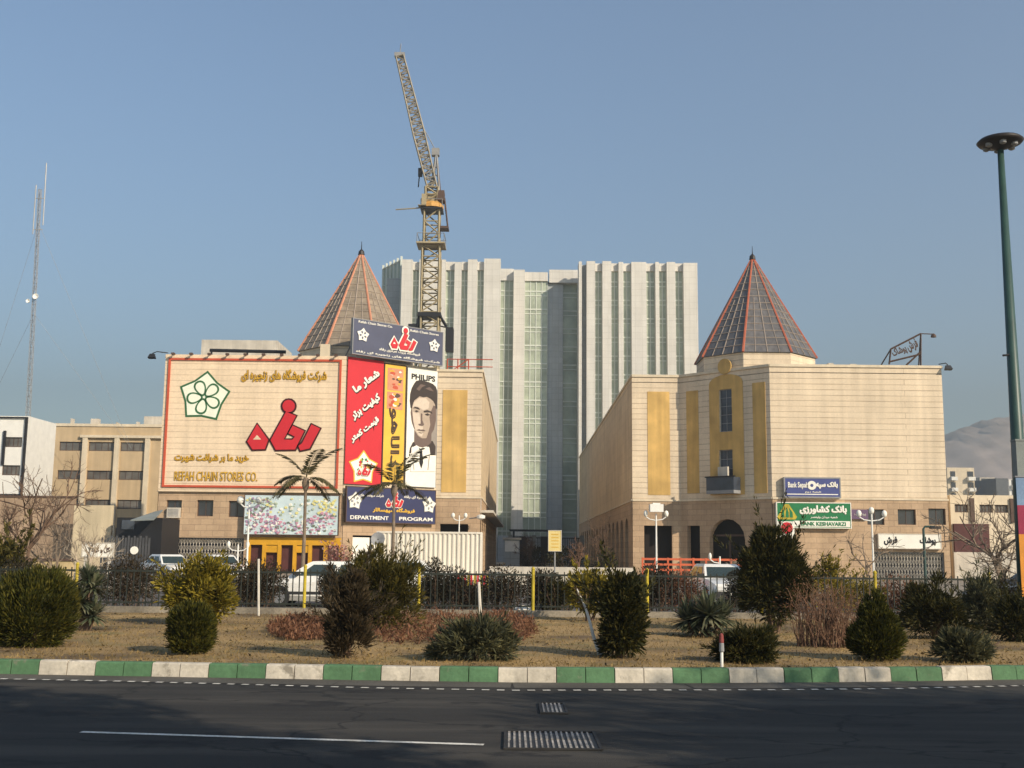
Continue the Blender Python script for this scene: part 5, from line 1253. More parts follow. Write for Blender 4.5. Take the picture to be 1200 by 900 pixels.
# low reddish ground cover and dry grass
rng = np.random.default_rng(77)
def cover(name, areas, n, lm_, leaf, hmax, label=None):
    pts = []
    for (x0, y0, x1, y1) in areas:
        k = 0
        while k < n:
            px, py = rng.uniform(x0, x1), rng.uniform(y0, y1)
            e = ((px-(x0+x1)/2)/((x1-x0)/2))**2 + ((py-(y0+y1)/2)/((y1-y0)/2))**2
            if e > 1.05: continue
            p = GL(px, py); h = hmax*(1-.5*e)*rng.random()*(.55 + .45*math.sin(px*.35)*math.sin(py*.9+px*.11))
            pts.append((p.x, p.y, p.z + h)); k += 1
    pts = np.array(pts); d = rng.normal(size=pts.shape)*.6 + np.array((0, 0, .7))
    o = leaf_mesh(name, pts, d, leaf[0], leaf[1], lm_, None, rng); return tag(o, label, name.replace('_', ' '), None, 'stuff')
cover('dry_groundcover', [(415, 718, 560, 756), (315, 728, 395, 752), (540, 722, 628, 756)], 4200, L_['red'], (.10, .026), .42, 'low dry reddish ground cover around the spreading juniper')
kx = [p.x for p in KP]; ky = [p.y for p in KP]
def kerb_y(x): return float(np.interp(x, kx, ky))
gp = []
for _ in range(52000):
    x = rng.uniform(-15.5, 15.5); yk = kerb_y(x) + .22; y = yk + (29.8-yk)*rng.random()**1.3; gp.append((x, y, lawn_z(y)-.005))
gp = np.array(gp); o = leaf_mesh('dry_grass', gp, rng.normal(size=gp.shape)*.8 + np.array((0, 0, .6)), .065, .012, L_['straw'], None, rng); tag(o, 'short straw coloured winter grass on the lawn', 'grass', None, 'stuff')
gl = []
for _ in range(1500):
    x = rng.uniform(-15, 15); yk = kerb_y(x) + .25; y = yk + (29.6-yk)*rng.random(); gl.append((x, y, lawn_z(y)+.006))
gl = np.array(gl); dd = rng.normal(size=gl.shape); dd[:, 2] *= .2; o = leaf_mesh('fallen_leaves', gl, dd, .07, .045, L_['brown'], None, rng); tag(o, 'brown fallen leaves scattered on the dry lawn', 'leaves', None, 'stuff')

# bare trees
def bare_tree(name, label, loc, H, m, seed, depth=4, r0=.09, kids=(2, 4), lean=(0, 0), spread=.75, group=None, leaves=None, nl=0, fork=.35, base=None):
    rng_ = np.random.default_rng(seed); t = thing(name, label, 'tree', tuple(loc), group); tr, br = MB(), MB(); tips = []
    def grow(p, d, L, r, lv):
        pts = [p]; segs = 3
        for k in range(segs):
            d = (d + Vector(rng_.normal(size=3))*.13 + Vector((0, 0, .05))).normalized(); p = p + d*L/segs; pts.append(p)
        (tr if lv == 0 else br).tube(pts, [r*(1-.38*k/segs) for k in range(segs+1)], 6 if lv < 2 else 4, False); tips.append(p)
        if lv >= depth: return
        for i in range(int(rng_.integers(*kids)) + (2 if lv < 2 else 0)):
            k = rng_.uniform(.45, 1.0); q = pts[1].lerp(pts[2], (k-.45)/.55) if k < .72 else pts[2].lerp(pts[3], (k-.72)/.28)
            dd = (d + Vector(rng_.normal(size=3))*spread + Vector((0, 0, .15))).normalized()
            grow(q, dd, L*rng_.uniform(.55, .82), max(r*.62, .008), lv+1)
    grow(Vector((0, 0, -.05)), Vector((lean[0], lean[1], 1)).normalized(), H*fork, r0, 0)
    tr.build('trunk', M[m] if not base else M[base], t, local=True); br.build('branches', M[m], t, local=True)
    if nl:
        tp = np.array(tips[len(tips)//4:]); pts = tp[rng_.integers(0, len(tp), nl)] + rng_.normal(size=(nl, 3))*.12; leaf_mesh('leaves', pts, rng_.normal(size=(nl, 3)), .12, .07, leaves, t, rng_)
    return t
def at(px, py, Y, z=0.0): v = P(px, py, Y); return (v.x, Y, z)
bare_tree('bare_tree', 'bare brown tree spreading in front of the brown yard wall at far left', at(40, 640, 44), 6.6, 'twig', 101, 5, .085, (2, 4), spread=.7, group='leafless street trees')
bare_tree('bare_tree', 'pale bare tree with upright limbs beside the cream notice board', at(104, 640, 46), 5.6, 'barkpale', 102, 5, .06, (2, 4), spread=.5, fork=.25, group='leafless street trees')
bare_tree('bare_tree', 'bare leaning tree before the maroon shutter on the right', at(1172, 640, 38), 4.8, 'bark', 103, 5, .075, (2, 4), (-.16, 0), .8, fork=.42, group='leafless street trees')
bare_tree('bare_tree', 'small bare tree beside the white globe lamp and folding grille', at(1010, 640, 46), 3.6, 'bark', 104, 4, .05, (2, 3), spread=.85, fork=.4, group='leafless street trees')
bare_tree('bare_tree', 'bare pale shrub-like tree in front of the tall arched opening', at(856, 640, 66), 3.4, 'barkpale', 105, 5, .04, (2, 4), spread=.4, fork=.2, group='leafless street trees')
bare_tree('bare_tree', 'small bare forked tree left of the white globe lamp', at(969, 640, 44), 2.0, 'barkpale', 106, 4, .04, (2, 3), spread=.8, fork=.4, group='leafless street trees')
bare_tree('bare_tree', 'thin bare twiggy tree behind the small bare tree on the far right', at(1184, 640, 40), 3.2, 'barkpale', 107, 5, .035, (2, 4), spread=.6, fork=.25, group='leafless street trees')
bare_tree('bare_tree', 'reddish bare tree in the shaded alley below the yellow sign', at(676, 640, 74), 4.6, 'redtwig', 108, 5, .05, (2, 4), spread=.6, fork=.25, group='bare trees in the alley')
bare_tree('bare_tree', 'dark bare tree against the arcade at the right of the alley', at(700, 640, 92), 6.0, 'twig', 109, 5, .06, (2, 4), spread=.55, fork=.3, group='bare trees in the alley')
bare_tree('bare_tree', 'dark bare tree deep in the alley beside the white booth', at(622, 640, 112), 5.6, 'twig', 110, 5, .06, (2, 4), spread=.55, fork=.3, group='bare trees in the alley')
bare_tree('young_tree', 'thin young tree with pale pink leaves left of the white container', at(402, 640, 42), 3.0, 'twig', 111, 4, .04, (2, 4), spread=.5, fork=.35, leaves=L_['pink'], nl=420)
bare_tree('bare_tree', 'bare brown tree between the far left one and the pale upright one', at(72, 640, 50), 5.8, 'bark', 112, 5, .07, (2, 4), spread=.6, fork=.3, group='leafless street trees')
bush('evergreen_bush', 'dark evergreen clump with a yellowish side at the far left behind the wall rail', 'bush', 8, 706, 628, 40, 'blob', L_['olive'], 5000, 41, [(0, 0, .5, .9, .3), (0, 0, .78, .6, .2)], (.16, .05), core=False)
# dead stalk, leaning trunk and stakes on the lawn
def pole_thing(name, label, cat, pts, rs, m, group=None, n=6):
    t = thing(name, label, cat, tuple(pts[0]), group); mb = MB(); mb.tube(pts, rs, n); mb.build('shaft', m, t); return t
a = GL(703, 768); b = P(686, 712, a.y+.5); 
t = thing('sapling', 'bent white washed sapling trunk leaning left of the dark central shrub', 'sapling', tuple(a)); mb = MB(); mb.tube([a, a.lerp(b, .35) + Vector((-.02, 0, .03)), a.lerp(b, .7), b, P(676, 690, a.y+.7)], [.032, .028, .024, .02, .01], 7); mb.build('trunk', M['whitewash'], t)
mb = MB(); rngs = np.random.default_rng(5); stems(mb, (b.x-a.x, b.y-a.y, b.z-a.z), 5, .5, .012, .2, rngs, lean=.8); mb.build('branches', M['twig'], t, local=True)
a = GL(303, 722); pole_thing('stake', 'white wooden stake in front of the drooping brown fence shrub', 'stake', [a, P(303, 655, a.y)], [.03, .028], M['whitewash'], 'white stakes by the fence')
a = GL(563, 726); pole_thing('stake', 'white wooden stake below the right end of the container', 'stake', [a, P(561, 682, a.y)], [.045, .035], M['whitewash'], 'white stakes by the fence')
a = GL(1143, 772); pole_thing('dead_stalk', 'thin dead stalk leaning out of the low conifer on the right', 'stalk', [a, P(1172, 752, a.y)], [.03, .012], M['twig'])
a = GL(846, 782); t = thing('garden_post', 'short white garden post with a red and grey top on the lawn edge', 'post', tuple(a))
zz = lambda y: P(846, y, a.y).z
mb = MB(); mb.tube([a, (a.x, a.y, zz(764))], .022, 8); mb.build('post', M['white'], t)
mb = MB(); mb.lathe((a.x, a.y, 0), [(.03, zz(764)), (.038, zz(763)), (.034, zz(754)), (.03, zz(753))], 10); mb.build('collar', M['grey'], t)
mb = MB(); mb.lathe((a.x, a.y, 0), [(.03, zz(754)), (.034, zz(752)), (.03, zz(744)), (.01, zz(742))], 10); mb.build('cap', M['darkcap'], t)
for (px, py, r, sd, lb_) in ((612, 719, .20, 1, 'pale rounded stone at the foot of the fence, larger of the pair'), (625, 722, .13, 2, 'pale rounded stone at the foot of the fence, smaller of the pair')):
    p = GL(px, py); rg = np.random.default_rng(sd); Vv, Ff = core_shape([((0, 0, r*.4), (r*1.3, r, r*.7))], rg, 1.0); me = bpy.data.meshes.new('stone'); me.from_pydata([tuple(v) for v in Vv], [], Ff); me.materials.append(M['whitewash']); o = link('stone', me, None, tuple(p)); tag(o, lb_, 'stone', 'pale stones by the fence')

# ------------------------------------------------------------------ fence along the back of the lawn
YF = 30.0
fence = thing('iron_fence', 'low dark green iron fence with yellow posts along the back of the lawn', 'fence', (0, YF, 0))
mb = MB(); mb.box(-19, 19, YF-.1, YF+.15, 0, .25); mb.build('plinth', M['plinth'], fence)
x = Xat(357, 690, YF) - 3.0*5; gi = MB()
posts = [x + 3.0*k for k in range(12)]
for k, x in enumerate(posts):
    mb = MB(); mb.tube([(x, YF, .2), (x, YF, 1.30)], .042, 10); mb.lathe((x, YF, 1.30), [(.042, 0), (.052, .02), (.034, .06), (.005, .08)], 10); mb.build('post', M['yellowpaint'], fence, smooth=False)
    if k == len(posts)-1: break
    mb = MB(); xa, xb = x+.055, x+2.945
    mb.box(xa, xb, YF-.02, YF+.02, 1.14, 1.19); mb.box(xa, xb, YF-.02, YF+.02, .33, .37)
    for i in range(17):
        xx = xa + .09 + (xb-xa-.18)*i/16; mb.box(xx-.013, xx+.013, YF-.013, YF+.013, .26, 1.25)
    mb.build('bar_panel', M['fencedark'], fence)

# ------------------------------------------------------------------ cars
def car(label, px, Y, rz, kind, paint, z=0.0, dx=0.0):
    x = Xat(px, 680, Y) + dx
    t = thing('parked_car', label, 'car', (x, Y, z), 'cars parked beyond the fence', rz)
    hatch = kind == 'hatch'; L = 1.95 if hatch else 2.15
    st = ([(-L, .42, .80, .68), (-L+.08, .26, .92, .80), (-1.25, .20, .96, .82), (0, .18, .95, .83), (.95, .20, .92, .82), (1.45, .24, .80, .80), (L-.1, .28, .70, .77), (L, .42, .60, .68)] if hatch else
          [(-L, .45, .86, .70), (-L+.1, .28, .96, .80), (-1.25, .20, .97, .83), (0, .18, .95, .84), (.9, .20, .93, .83), (1.5, .24, .86, .81), (L-.12, .28, .76, .78), (L, .42, .66, .70)])
    mb = MB(); mb.loft([[(x_, -w_*.86, z0), (x_, -w_, z0+.16), (x_, -w_*1.0, zb-.18), (x_, -w_*.93, zb), (x_, 0, zb+.025), (x_, w_*.93, zb), (x_, w_, zb-.18), (x_, w_, z0+.16), (x_, w_*.86, z0)] for x_, z0, zb, w_ in st])
    g0 = (-1.86, 1.02, .94) if hatch else (-1.45, 1.0, .95); g1 = (-1.45, .30) if hatch else (-.85, .30); zr = 1.40
    rg = lambda xa, xb, w_, z_: [(xa, -w_, z_), (xb, -w_, z_), (xb, w_, z_), (xa, w_, z_)]
    mb.loft([rg(g0[0], g0[1], .77, .90), rg(g1[0]-.06, g1[1]+.10, .62, zr-.07), rg(g1[0]+.06, g1[1]-.05, .56, zr)])
    mb.build('body', paint, t, local=True)
    lo, hi = .97, zr-.10
    def greenpt(f, h):                         # f along the length 0 rear..1 front, h height 0..1 -> (x, halfwidth, z)
        zz_ = .90 + (zr-.07-.90)*h; xr = g0[0] + (g1[0]-.06-g0[0])*h; xf = g0[1] + (g1[1]+.10-g0[1])*h; w_ = .77 + (.62-.77)*h
        return xr + (xf-xr)*f, w_, zz_
    for s_ in (-1, 1):
        for f0, f1 in (((.07, .47), (.51, .90)) if hatch else ((.10, .47), (.51, .88))):
            mb = MB(); pts = []
            for f, h in ((f0, .14), (f1, .14), (f1-.02, .93), (f0+.02, .93)):
                x_, w_, z_ = greenpt(f, h); pts.append((x_, s_*(w_+.012), z_))
            mb.face(pts if s_ < 0 else pts[::-1]); mb.face([(p[0], p[1]-s_*.02, p[2]) for p in pts]); mb.build('side_window', M['carglass'], t, local=True)
    for nm, f in (('windscreen', 1), ('rear_window', 0)):
        mb = MB(); pts = []
        for sy, h in ((-.88, .12), (.88, .12), (.88, .93), (-.88, .93)):
            x_, w_, z_ = greenpt(f, h); pts.append((x_ + (.014 if f else -.014), sy*w_, z_ + .006))
        mb.face(pts); mb.face([(p[0] - (.02 if f else -.02), p[1], p[2]-.01) for p in pts]); mb.build(nm, M['carglass'], t, local=True)
    for xw in (-1.28, 1.22):
        for s_ in (-1, 1):
            mb = MB(); mb.X = Matrix.Translation((xw, s_*.74, .30)) @ Matrix.Rotation(math.pi/2, 4, 'X'); mb.lathe((0, 0, 0), [(.19, -.105), (.29, -.10), (.31, -.06), (.31, .06), (.29, .10), (.19, .105)], 18); wh = mb.build('wheel', M['tyre'], t, local=True)
            mb = MB(); mb.X = Matrix.Translation((xw, s_*.74, .30)) @ Matrix.Rotation(math.pi/2, 4, 'X'); mb.lathe((0, 0, 0), [(.02, -.108), (.19, -.112), (.195, .112), (.02, .108)], 14); mb.build('rim', M['rim'], wh, local=True)
            mb = MB(); mb.X = Matrix.Translation((xw, s_*.822, .33)) @ Matrix.Rotation(math.pi/2, 4, 'X'); mb.lathe((0, 0, 0), [(.335, -.012), (.335, .012)], 18); mb.build('wheel_arch_shade', M['trimblack'], t, local=True)  # black disc on the body side, painted shade of the arch hollow
    for s_ in (-1, 1):
        mb = MB(); mb.box(L-.06, L+.012, s_*.52-.15, s_*.52+.15, .56, .68); mb.build('headlight', M['headlight'], t, local=True)
        mb = MB(); mb.box(-L-.012, -L+.05, s_*.54-.13, s_*.54+.13, .66, .80); mb.build('tail_light', M['taillight'], t, local=True)
        mb = MB(); mb.box(.62, .78, s_*.84-.09, s_*.84+.09, .98, 1.08); mb.build('wing_mirror', M['trimblack'], t, local=True)
        mb = MB(); mb.box(-1.0, 1.0, s_*.835-.012, s_*.835+.012, .40, .48); mb.build('side_trim', M['trimblack'], t, local=True)
    for nm, xa, xb in (('bumper', L-.10, L+.06), ('bumper', -L-.06, -L+.10)):
        mb = MB(); mb.box(xa, xb, -.74, .74, .34, .52); bp_ = mb.build(nm, M['trimblack'], t, local=True)
        mb = MB(); xx = L+.062 if xa > 0 else -L-.075; mb.box(xx, xx+.013, -.25, .25, .38, .49); mb.build('number_plate', M['offwhite'], bp_, local=True)
    mb = MB(); mb.box(L-.05, L+.02, -.34, .34, .57, .67); mb.build('grille', M['trimblack'], t, local=True)
    return t
car('white hatchback seen side on behind the fence left of the conifers', 379, 36.0, math.pi, 'hatch', M['carwhite'])
car('white car at the folding grille, left of the pair in front of the stone wall', 196, 60, math.radians(-50), 'sedan', M['carwhite'])
car('white car partly hidden by the yellow green bush before the folding grille', 258, 62, math.radians(-58), 'sedan', M['carwhite'])
car('white car facing the fence in front of the orange barrier', 842, 40, math.radians(-84), 'sedan', M['carwhite'])
car('silver green car side on behind the fence at the right edge', 1222, 34, math.pi, 'sedan', M['carsilver'])
car('white car behind the fence below the white container, mostly hidden', 470, 44, math.pi, 'sedan', M['carwhite'])
# ------------------------------------------------------------------ street furniture
def globe_lamp(label, px, Y, ytop, heads, m='white', rpole=.05, hr=.22, arm=.55, group='white globe lamps', zhead=None):
    hr *= .66
    x = Xat(px, 620, Y); zt_ = Zat(px, ytop, Y); t = thing('street_lamp', label, 'street lamp', (x, Y, 0), group)
    mb = MB(); mb.tube([(x, Y, 0), (x, Y, .5), (x, Y, zt_)], [rpole*1.5, rpole, rpole*.8], 8); mb.build('pole', M[m], t)
    for k, dx in enumerate(heads):
        zz_ = zt_ - (.05 if dx else -.1)
        if dx: mb = MB(); mb.tube([(x, Y, zt_-.35), (x+dx*arm*.6, Y, zt_-.3), (x+dx*arm, Y, zz_-.1)], .03, 5); mb.build('arm', M[m], t)
        mb = MB(); c = (x+dx*arm, Y, zz_); mb.lathe(c, [(.04, -.12), (hr*.8, -.06), (hr, .06), (hr*.75, .17), (.03, .22)], 12); mb.build('lamp_head', M['offwhite'], t, smooth=True)
    return t
globe_lamp('white lamp pole with two pale heads in front of the flower board', 291, 52, 586, (-1, 1), arm=.42, hr=.24)
globe_lamp('short white twin headed lamp beside the amber shop front', 280, 60, 638, (-1, 1), arm=.5, hr=.15)
globe_lamp('white lamp pole with a box head standing before the dark doorway of the right block', 769, 60, 602, (-1, 1), arm=.55, hr=.17)
globe_lamp('white lamp pole with three globe heads left of the folding grille', 1022, 55, 602, (-1, 0, 1), arm=.62, hr=.2)
globe_lamp('short white lamp post in front of the orange barrier', 843, 58, 652, (-1,), arm=.5, hr=.13)
globe_lamp('slim white lamp pole with two dark heads behind the white container', 538, 76, 604, (-1, 1), arm=.42, hr=.2)
x = Xat(769, 600, 60); 
lp = [o for o in bpy.data.objects if o.get('label', '').startswith('white lamp pole with a box head')][0]
mb = MB(); mb.box(x-.35, x+.35, 59.7, 60.3, Zat(769, 600, 60), Zat(769, 591, 60)); mb.box(x-.2, x+.2, 59.8, 60.2, Zat(769, 591, 60), Zat(769, 589.5, 60)); mb.build('box_head', M['white'], lp)
x = Xat(1083, 640, 50); t = thing('street_lamp', 'dark lamp pole with a hooked arm before the white gate sign', 'street lamp', (x, 50, 0)); z1 = Zat(1083, 617, 50)
mb = MB(); mb.tube([(x, 50, 0), (x, 50, z1-.1), (x+.08, 50, z1), (x+.5, 50, z1)], [.07, .055, .05, .05], 7); mb.build('pole', M['polegreen'], t); mb = MB(); mb.box(x+.3, x+.75, 49.88, 50.12, z1-.1, z1+.02); mb.build('lamp_head', M['black'], t)
# tall mast lamp on the right
YM = 33.0; pm0, pm1 = P(1197, 600, YM), P(1172, 168, YM)
bx_, by_ = P(1199.5, 690, YM).x, YM; t = thing('mast_lamp', 'tall dark green mast lamp with a round disc head at the right edge', 'street lamp', (pm0.x, YM, 0))
xb, xt = pm0.x, pm1.x
mb = MB(); mb.tube([(xb+.02, YM, 0), (xb, YM, pm0.z), (xt, YM, pm1.z)], [.24, .205, .09], 12); pole = mb.build('pole', M['polegreen'], t, smooth=True)
c = P(1168.5, 163, YM); mb = MB(); mb.lathe((xt, YM, c.z-.28), [(.08, -.08), (.3, .04), (.62, .12), (.68, .19), (.60, .27), (.30, .33), (.05, .35)], 24); mb.build('disc_head', M['lampbrown'], t, smooth=True)
for k in range(6):
    a = k*math.pi/3 + .3; mb = MB(); mb.lathe((xt+.42*math.cos(a), YM+.42*math.sin(a), c.z-.22), [(.05, -.08), (.10, -.05), (.10, .12)], 10); mb.build('lamp', M['grey'], t)
q = P(1190, 415, YM); mb = MB(); mb.tube([(q.x+.05, YM, q.z), (q.x-.42, YM-.1, q.z-.06)], .035, 6); mb.build('bracket', M['black'], pole)
mb = MB(); q = P(1192, 538, YM); mb.box(q.x-.17, q.x+.17, YM-.35, YM-.05, P(1192, 560, YM).z, P(1192, 518, YM).z); mb.box(q.x-.19, q.x+.19, YM-.37, YM-.03, P(1192, 518, YM).z, P(1192, 516, YM).z); mb.build('switch_box', M['awning'], t)
bn = thing('street_banner', 'tall street banner in blue, crimson and orange bands hanging by the mast lamp', 'banner', (P(1199, 690, YM).x, YM-.5, 1.0))
x0 = P(1192, 600, YM-.4).x; nm = [('pale_blue_print', (0.16, 0.24, 0.36)), ('crimson_print', (0.26, 0.025, 0.06)), ('orange_print', (0.60, 0.24, 0.03))]
q = MB(); z = [Zat(1195, y, YM-.4) for y in (560, 592, 626, 700)]
for k in range(3): q.mi = k; q.box(x0, x0+.95, YM-.43+.001*k, YM-.41+.001*k, z[k+1], z[k])
q.build('cloth', [mat(n_, c_, .7) for n_, c_ in nm], bn)
q = MB(); q.bar((x0-.02, YM-.42, z[0]+.03), (xb+.2, YM-.42, z[0]+.03), .025); q.bar((x0-.02, YM-.42, z[3]-.03), (xb+.2, YM-.42, z[3]-.03), .025); q.build('rod', M['grey'], bn)
# white ribbed container
yc = 66.0; x0, x1 = Xat(441, 640, yc), Xat(565, 640, yc); zt_ = Zat(510, 623, yc); zb_ = zt_ - 2.75
ct = thing('shipping_container', 'white ribbed shipping container standing below the navy shop sign', 'container', ((x0+x1)/2, yc+1.2, 0))
mb = MB(); n = 22; pr = []
for i in range(n):
    a = x0+.1 + (x1-x0-.2)*i/n; wv = (x1-x0-.2)/n
    pr += [(a, 0), (a+wv*.3, 0), (a+wv*.5, .07), (a+wv*.8, .07)]
pr.append((x1-.1, 0))
for (xa, da), (xb_, db) in zip(pr, pr[1:]): mb.face([(xa, yc+da, zb_+.12), (xb_, yc+db, zb_+.12), (xb_, yc+db, zt_-.1), (xa, yc+da, zt_-.1)])
mb.build('side_wall', M['container'], ct)
mb = MB(); mb.box(x0+.02, x1-.02, yc+.15, yc+2.4, zb_+.1, zt_-.03); mb.build('box_body', M['container'], ct)
mb = MB()
for xx in (x0, x1-.12): mb.box(xx, xx+.12, yc-.03, yc+.12, zb_, zt_)
mb.box(x0+.12, x1-.12, yc-.02, yc+.1, zt_-.11, zt_); mb.box(x0+.12, x1-.12, yc-.02, yc+.1, zb_, zb_+.13); mb.build('frame', M['container'], ct)
mb = MB()
for xx in (x0+.2, x1-.5): mb.box(xx, xx+.3, yc+.1, yc+2.2, 0, zb_)
mb.build('support', M['grey'], ct)
t = thing('dish_antenna', 'grey satellite dish on the wall at the left end of the container', 'antenna', tuple(P(443, 633, 65.3)))
mb = MB(); p = P(443, 632, 65.4); mb.X = Matrix.Translation(p) @ Matrix.Rotation(math.radians(70), 4, 'X'); mb.lathe((0, 0, 0), [(.03, -.12), (.3, -.06), (.42, .08), (.38, .08), (.03, -.04)], 12); mb.build('dish', M['grey'], t)
mb = MB(); mb.bar(p, (p.x, 66.0, p.z), .04); mb.build('bracket', M['black'], t)
# striped railing, low wall, orange barrier, yellow sign
YR = 48.0; x0, x1 = Xat(506, 680, YR), Xat(574, 680, YR); zt_ = Zat(540, 674, YR); rt = thing('striped_railing', 'railing of alternating red and yellow bars below the container', 'railing', ((x0+x1)/2, YR, .12))
n = 18; q = MB()
for i in range(n): q.mi = i % 2; xx = x0 + (x1-x0)*i/n; q.box(xx, xx+.08, YR-.03, YR+.03, .12, zt_)
q.build('bars', [M['red'], M['yellowpaint']], rt); q = MB(); q.box(x0, x1, YR-.045, YR+.045, zt_, zt_+.06); q.build('rail', M['pale'], rt)
lowwall('low pale concrete wall closing the alley mouth behind the fence', 574, 744, 61, Zat(650, 664.5, 61), M['pale'], .3)
YO = 76.0; x0, x1 = Xat(753, 660, YO), Xat(872, 660, YO); ot = thing('barrier', 'orange red rail barrier along the foot of the right block', 'barrier', ((x0+x1)/2, YO, 0)); z0_, z1_ = Zat(800, 668, YO), Zat(800, 655.5, YO)
q = MB()
for f in (0, .5, 1): z = z0_ + (z1_-z0_)*f; q.box(x0, x1, YO-.03, YO+.03, z-.07, z+.07)
q.build('rails', M['orangefence'], ot)
for k in range(9): xx = x0 + (x1-x0)*k/8; q = MB(); q.box(xx-.06, xx+.06, YO-.05, YO+.06, 0, z1_+.1); q.build('post', M['orangefence'], ot)
YS = 58.0; sp = Pl((Xat(643, 630, YS), YS), (Xat(658, 630, YS), YS)); ys_, bx = signbox('road_sign', sp, ((643, 622), (657.5, 622), (657.5, 645.5), (643, 645.5)), 0, .05, M['paleyellow'], 'yellow rectangular road sign on a thin post in front of the alley', frame=M['pale'], fw=.03)
q = MB()
for k in range(5): a0_, b0_ = rel(bx, .2, .16+.16*k); a1_, b1_ = rel(bx, .8, .2+.16*k); sp.box(q, a0_, a1_, b0_, b1_, .05, .056)
q.build('faded_print', M['gold'], ys_); q = MB(); a, b = rel(bx, .5, 0); p = sp.pt(a, b, -.03); q.tube([(p.x, p.y, 0), (p.x, p.y, bx[3])], .04, 8); q.build('post', M['grey'], ys_)
YS = 49.0; sp = Pl((Xat(911, 640, YS), YS), (Xat(932, 640, YS), YS)); ns_, bx = signbox('road_sign', sp, ((911, 611), (931, 611), (931, 646), (911, 646)), 0, .05, M['offwhite'], 'white road sign with a red disc behind the large conifer tree')
q = MB(); a, b = rel(bx, .55, .78); q.mi = 0; sp.poly(q, [(a+.25*math.cos(k*math.pi/12), b+.25*math.sin(k*math.pi/12)) for k in range(24)], .05, .06); q.build('red_disc', [M['red']], ns_)
q = MB(); a, b = rel(bx, .5, 0); p = sp.pt(a, b, -.03); q.tube([(p.x, p.y, 0), (p.x, p.y, bx[3])], .04, 8); q.build('post', M['grey'], ns_)
# things inside the shaded alley
ya_ = 112.0; x0, x1 = Xat(590.5, 645, ya_), Xat(609, 645, ya_); kt = thing('booth', 'pale grey guard booth with a white board at the back left of the alley', 'booth', ((x0+x1)/2, ya_, 0)); zt_ = Zat(600, 630, ya_)
q = MB(); q.box(x0, x1, ya_, ya_+2.2, 0, zt_-.2); q.build('wall', M['towergrey'], kt); q = MB(); q.box(x0-.15, x1+.15, ya_-.2, ya_+2.4, zt_-.2, zt_); q.build('roof', M['pale'], kt); q = MB(); q.box(x0+.1, x1-.1, ya_-.04, ya_-.01, zt_*.55, zt_-.3); q.build('board', M['white'], kt)
yg_ = 140.0; x0, x1 = Xat(598, 640, yg_), Xat(682, 640, yg_); agt = thing('alley_gate', 'dark barred gate across the back of the alley before the tower entrance', 'gate', ((x0+x1)/2, yg_, 0)); zt_ = Zat(640, 630, yg_)
q = MB(); n = 40
for i in range(n+1): xx = x0 + (x1-x0)*i/n; q.box(xx-.05, xx+.05, yg_-.03, yg_+.03, 0, zt_)
q.build('bars', M['black'], agt); q = MB()
for z in (.3, zt_*.55, zt_-.1): q.box(x0, x1, yg_-.06, yg_-.031, z, z+.12)
q.build('rail', M['black'], agt)
for f in (0, .33, .66, 1): q = MB(); xx = x0 + (x1-x0)*f; q.box(xx-.25, xx+.25, yg_-.3, yg_+.25, 0, zt_+.3); q.build('post', M['awning'], agt)
for i, (px, Y, top, wd, lm_, lb_) in enumerate(((660, 96, 640, 26, 'dark', 'dark clump of shrubs in the alley right of the yellow sign'), (634, 118, 640, 22, 'dark', 'dark shrub deep in the alley left of the yellow sign'), (612, 124, 644, 18, 'twigleaf', 'dark shrub beside the booth at the end of the alley'), (708, 88, 650, 30, 'twigleaf', 'dark low shrubs at the foot of the arcade in the alley'))):
    p = Vector(at(px, 640, Y)); s_ = Y/FPX; H = Zat(px, top, Y); twiggy('alley_shrub', lb_, px, 0, 0, 0, 14, 140+i, 'twig', L_[lm_], 900, group='shrubs in the alley', r=.03, lf=(.25, .12), p=p, HR=(H, wd/2*s_*1.2))
p = P(563.5, 606, 88); t = thing('floodlight', 'white floodlight on the alley corner of the billboard block', 'floodlight', tuple(p), group='floodlights on roof corners')
q = MB(); q.lathe(p, [(.1, -.2), (.32, -.1), (.34, .12), (.1, .2)], 10); q.build('lamp_head', M['white'], t); q = MB(); q.bar(p, (p.x-.9, 88.6, p.z-.1), .05); q.build('bracket', M['grey'], t)

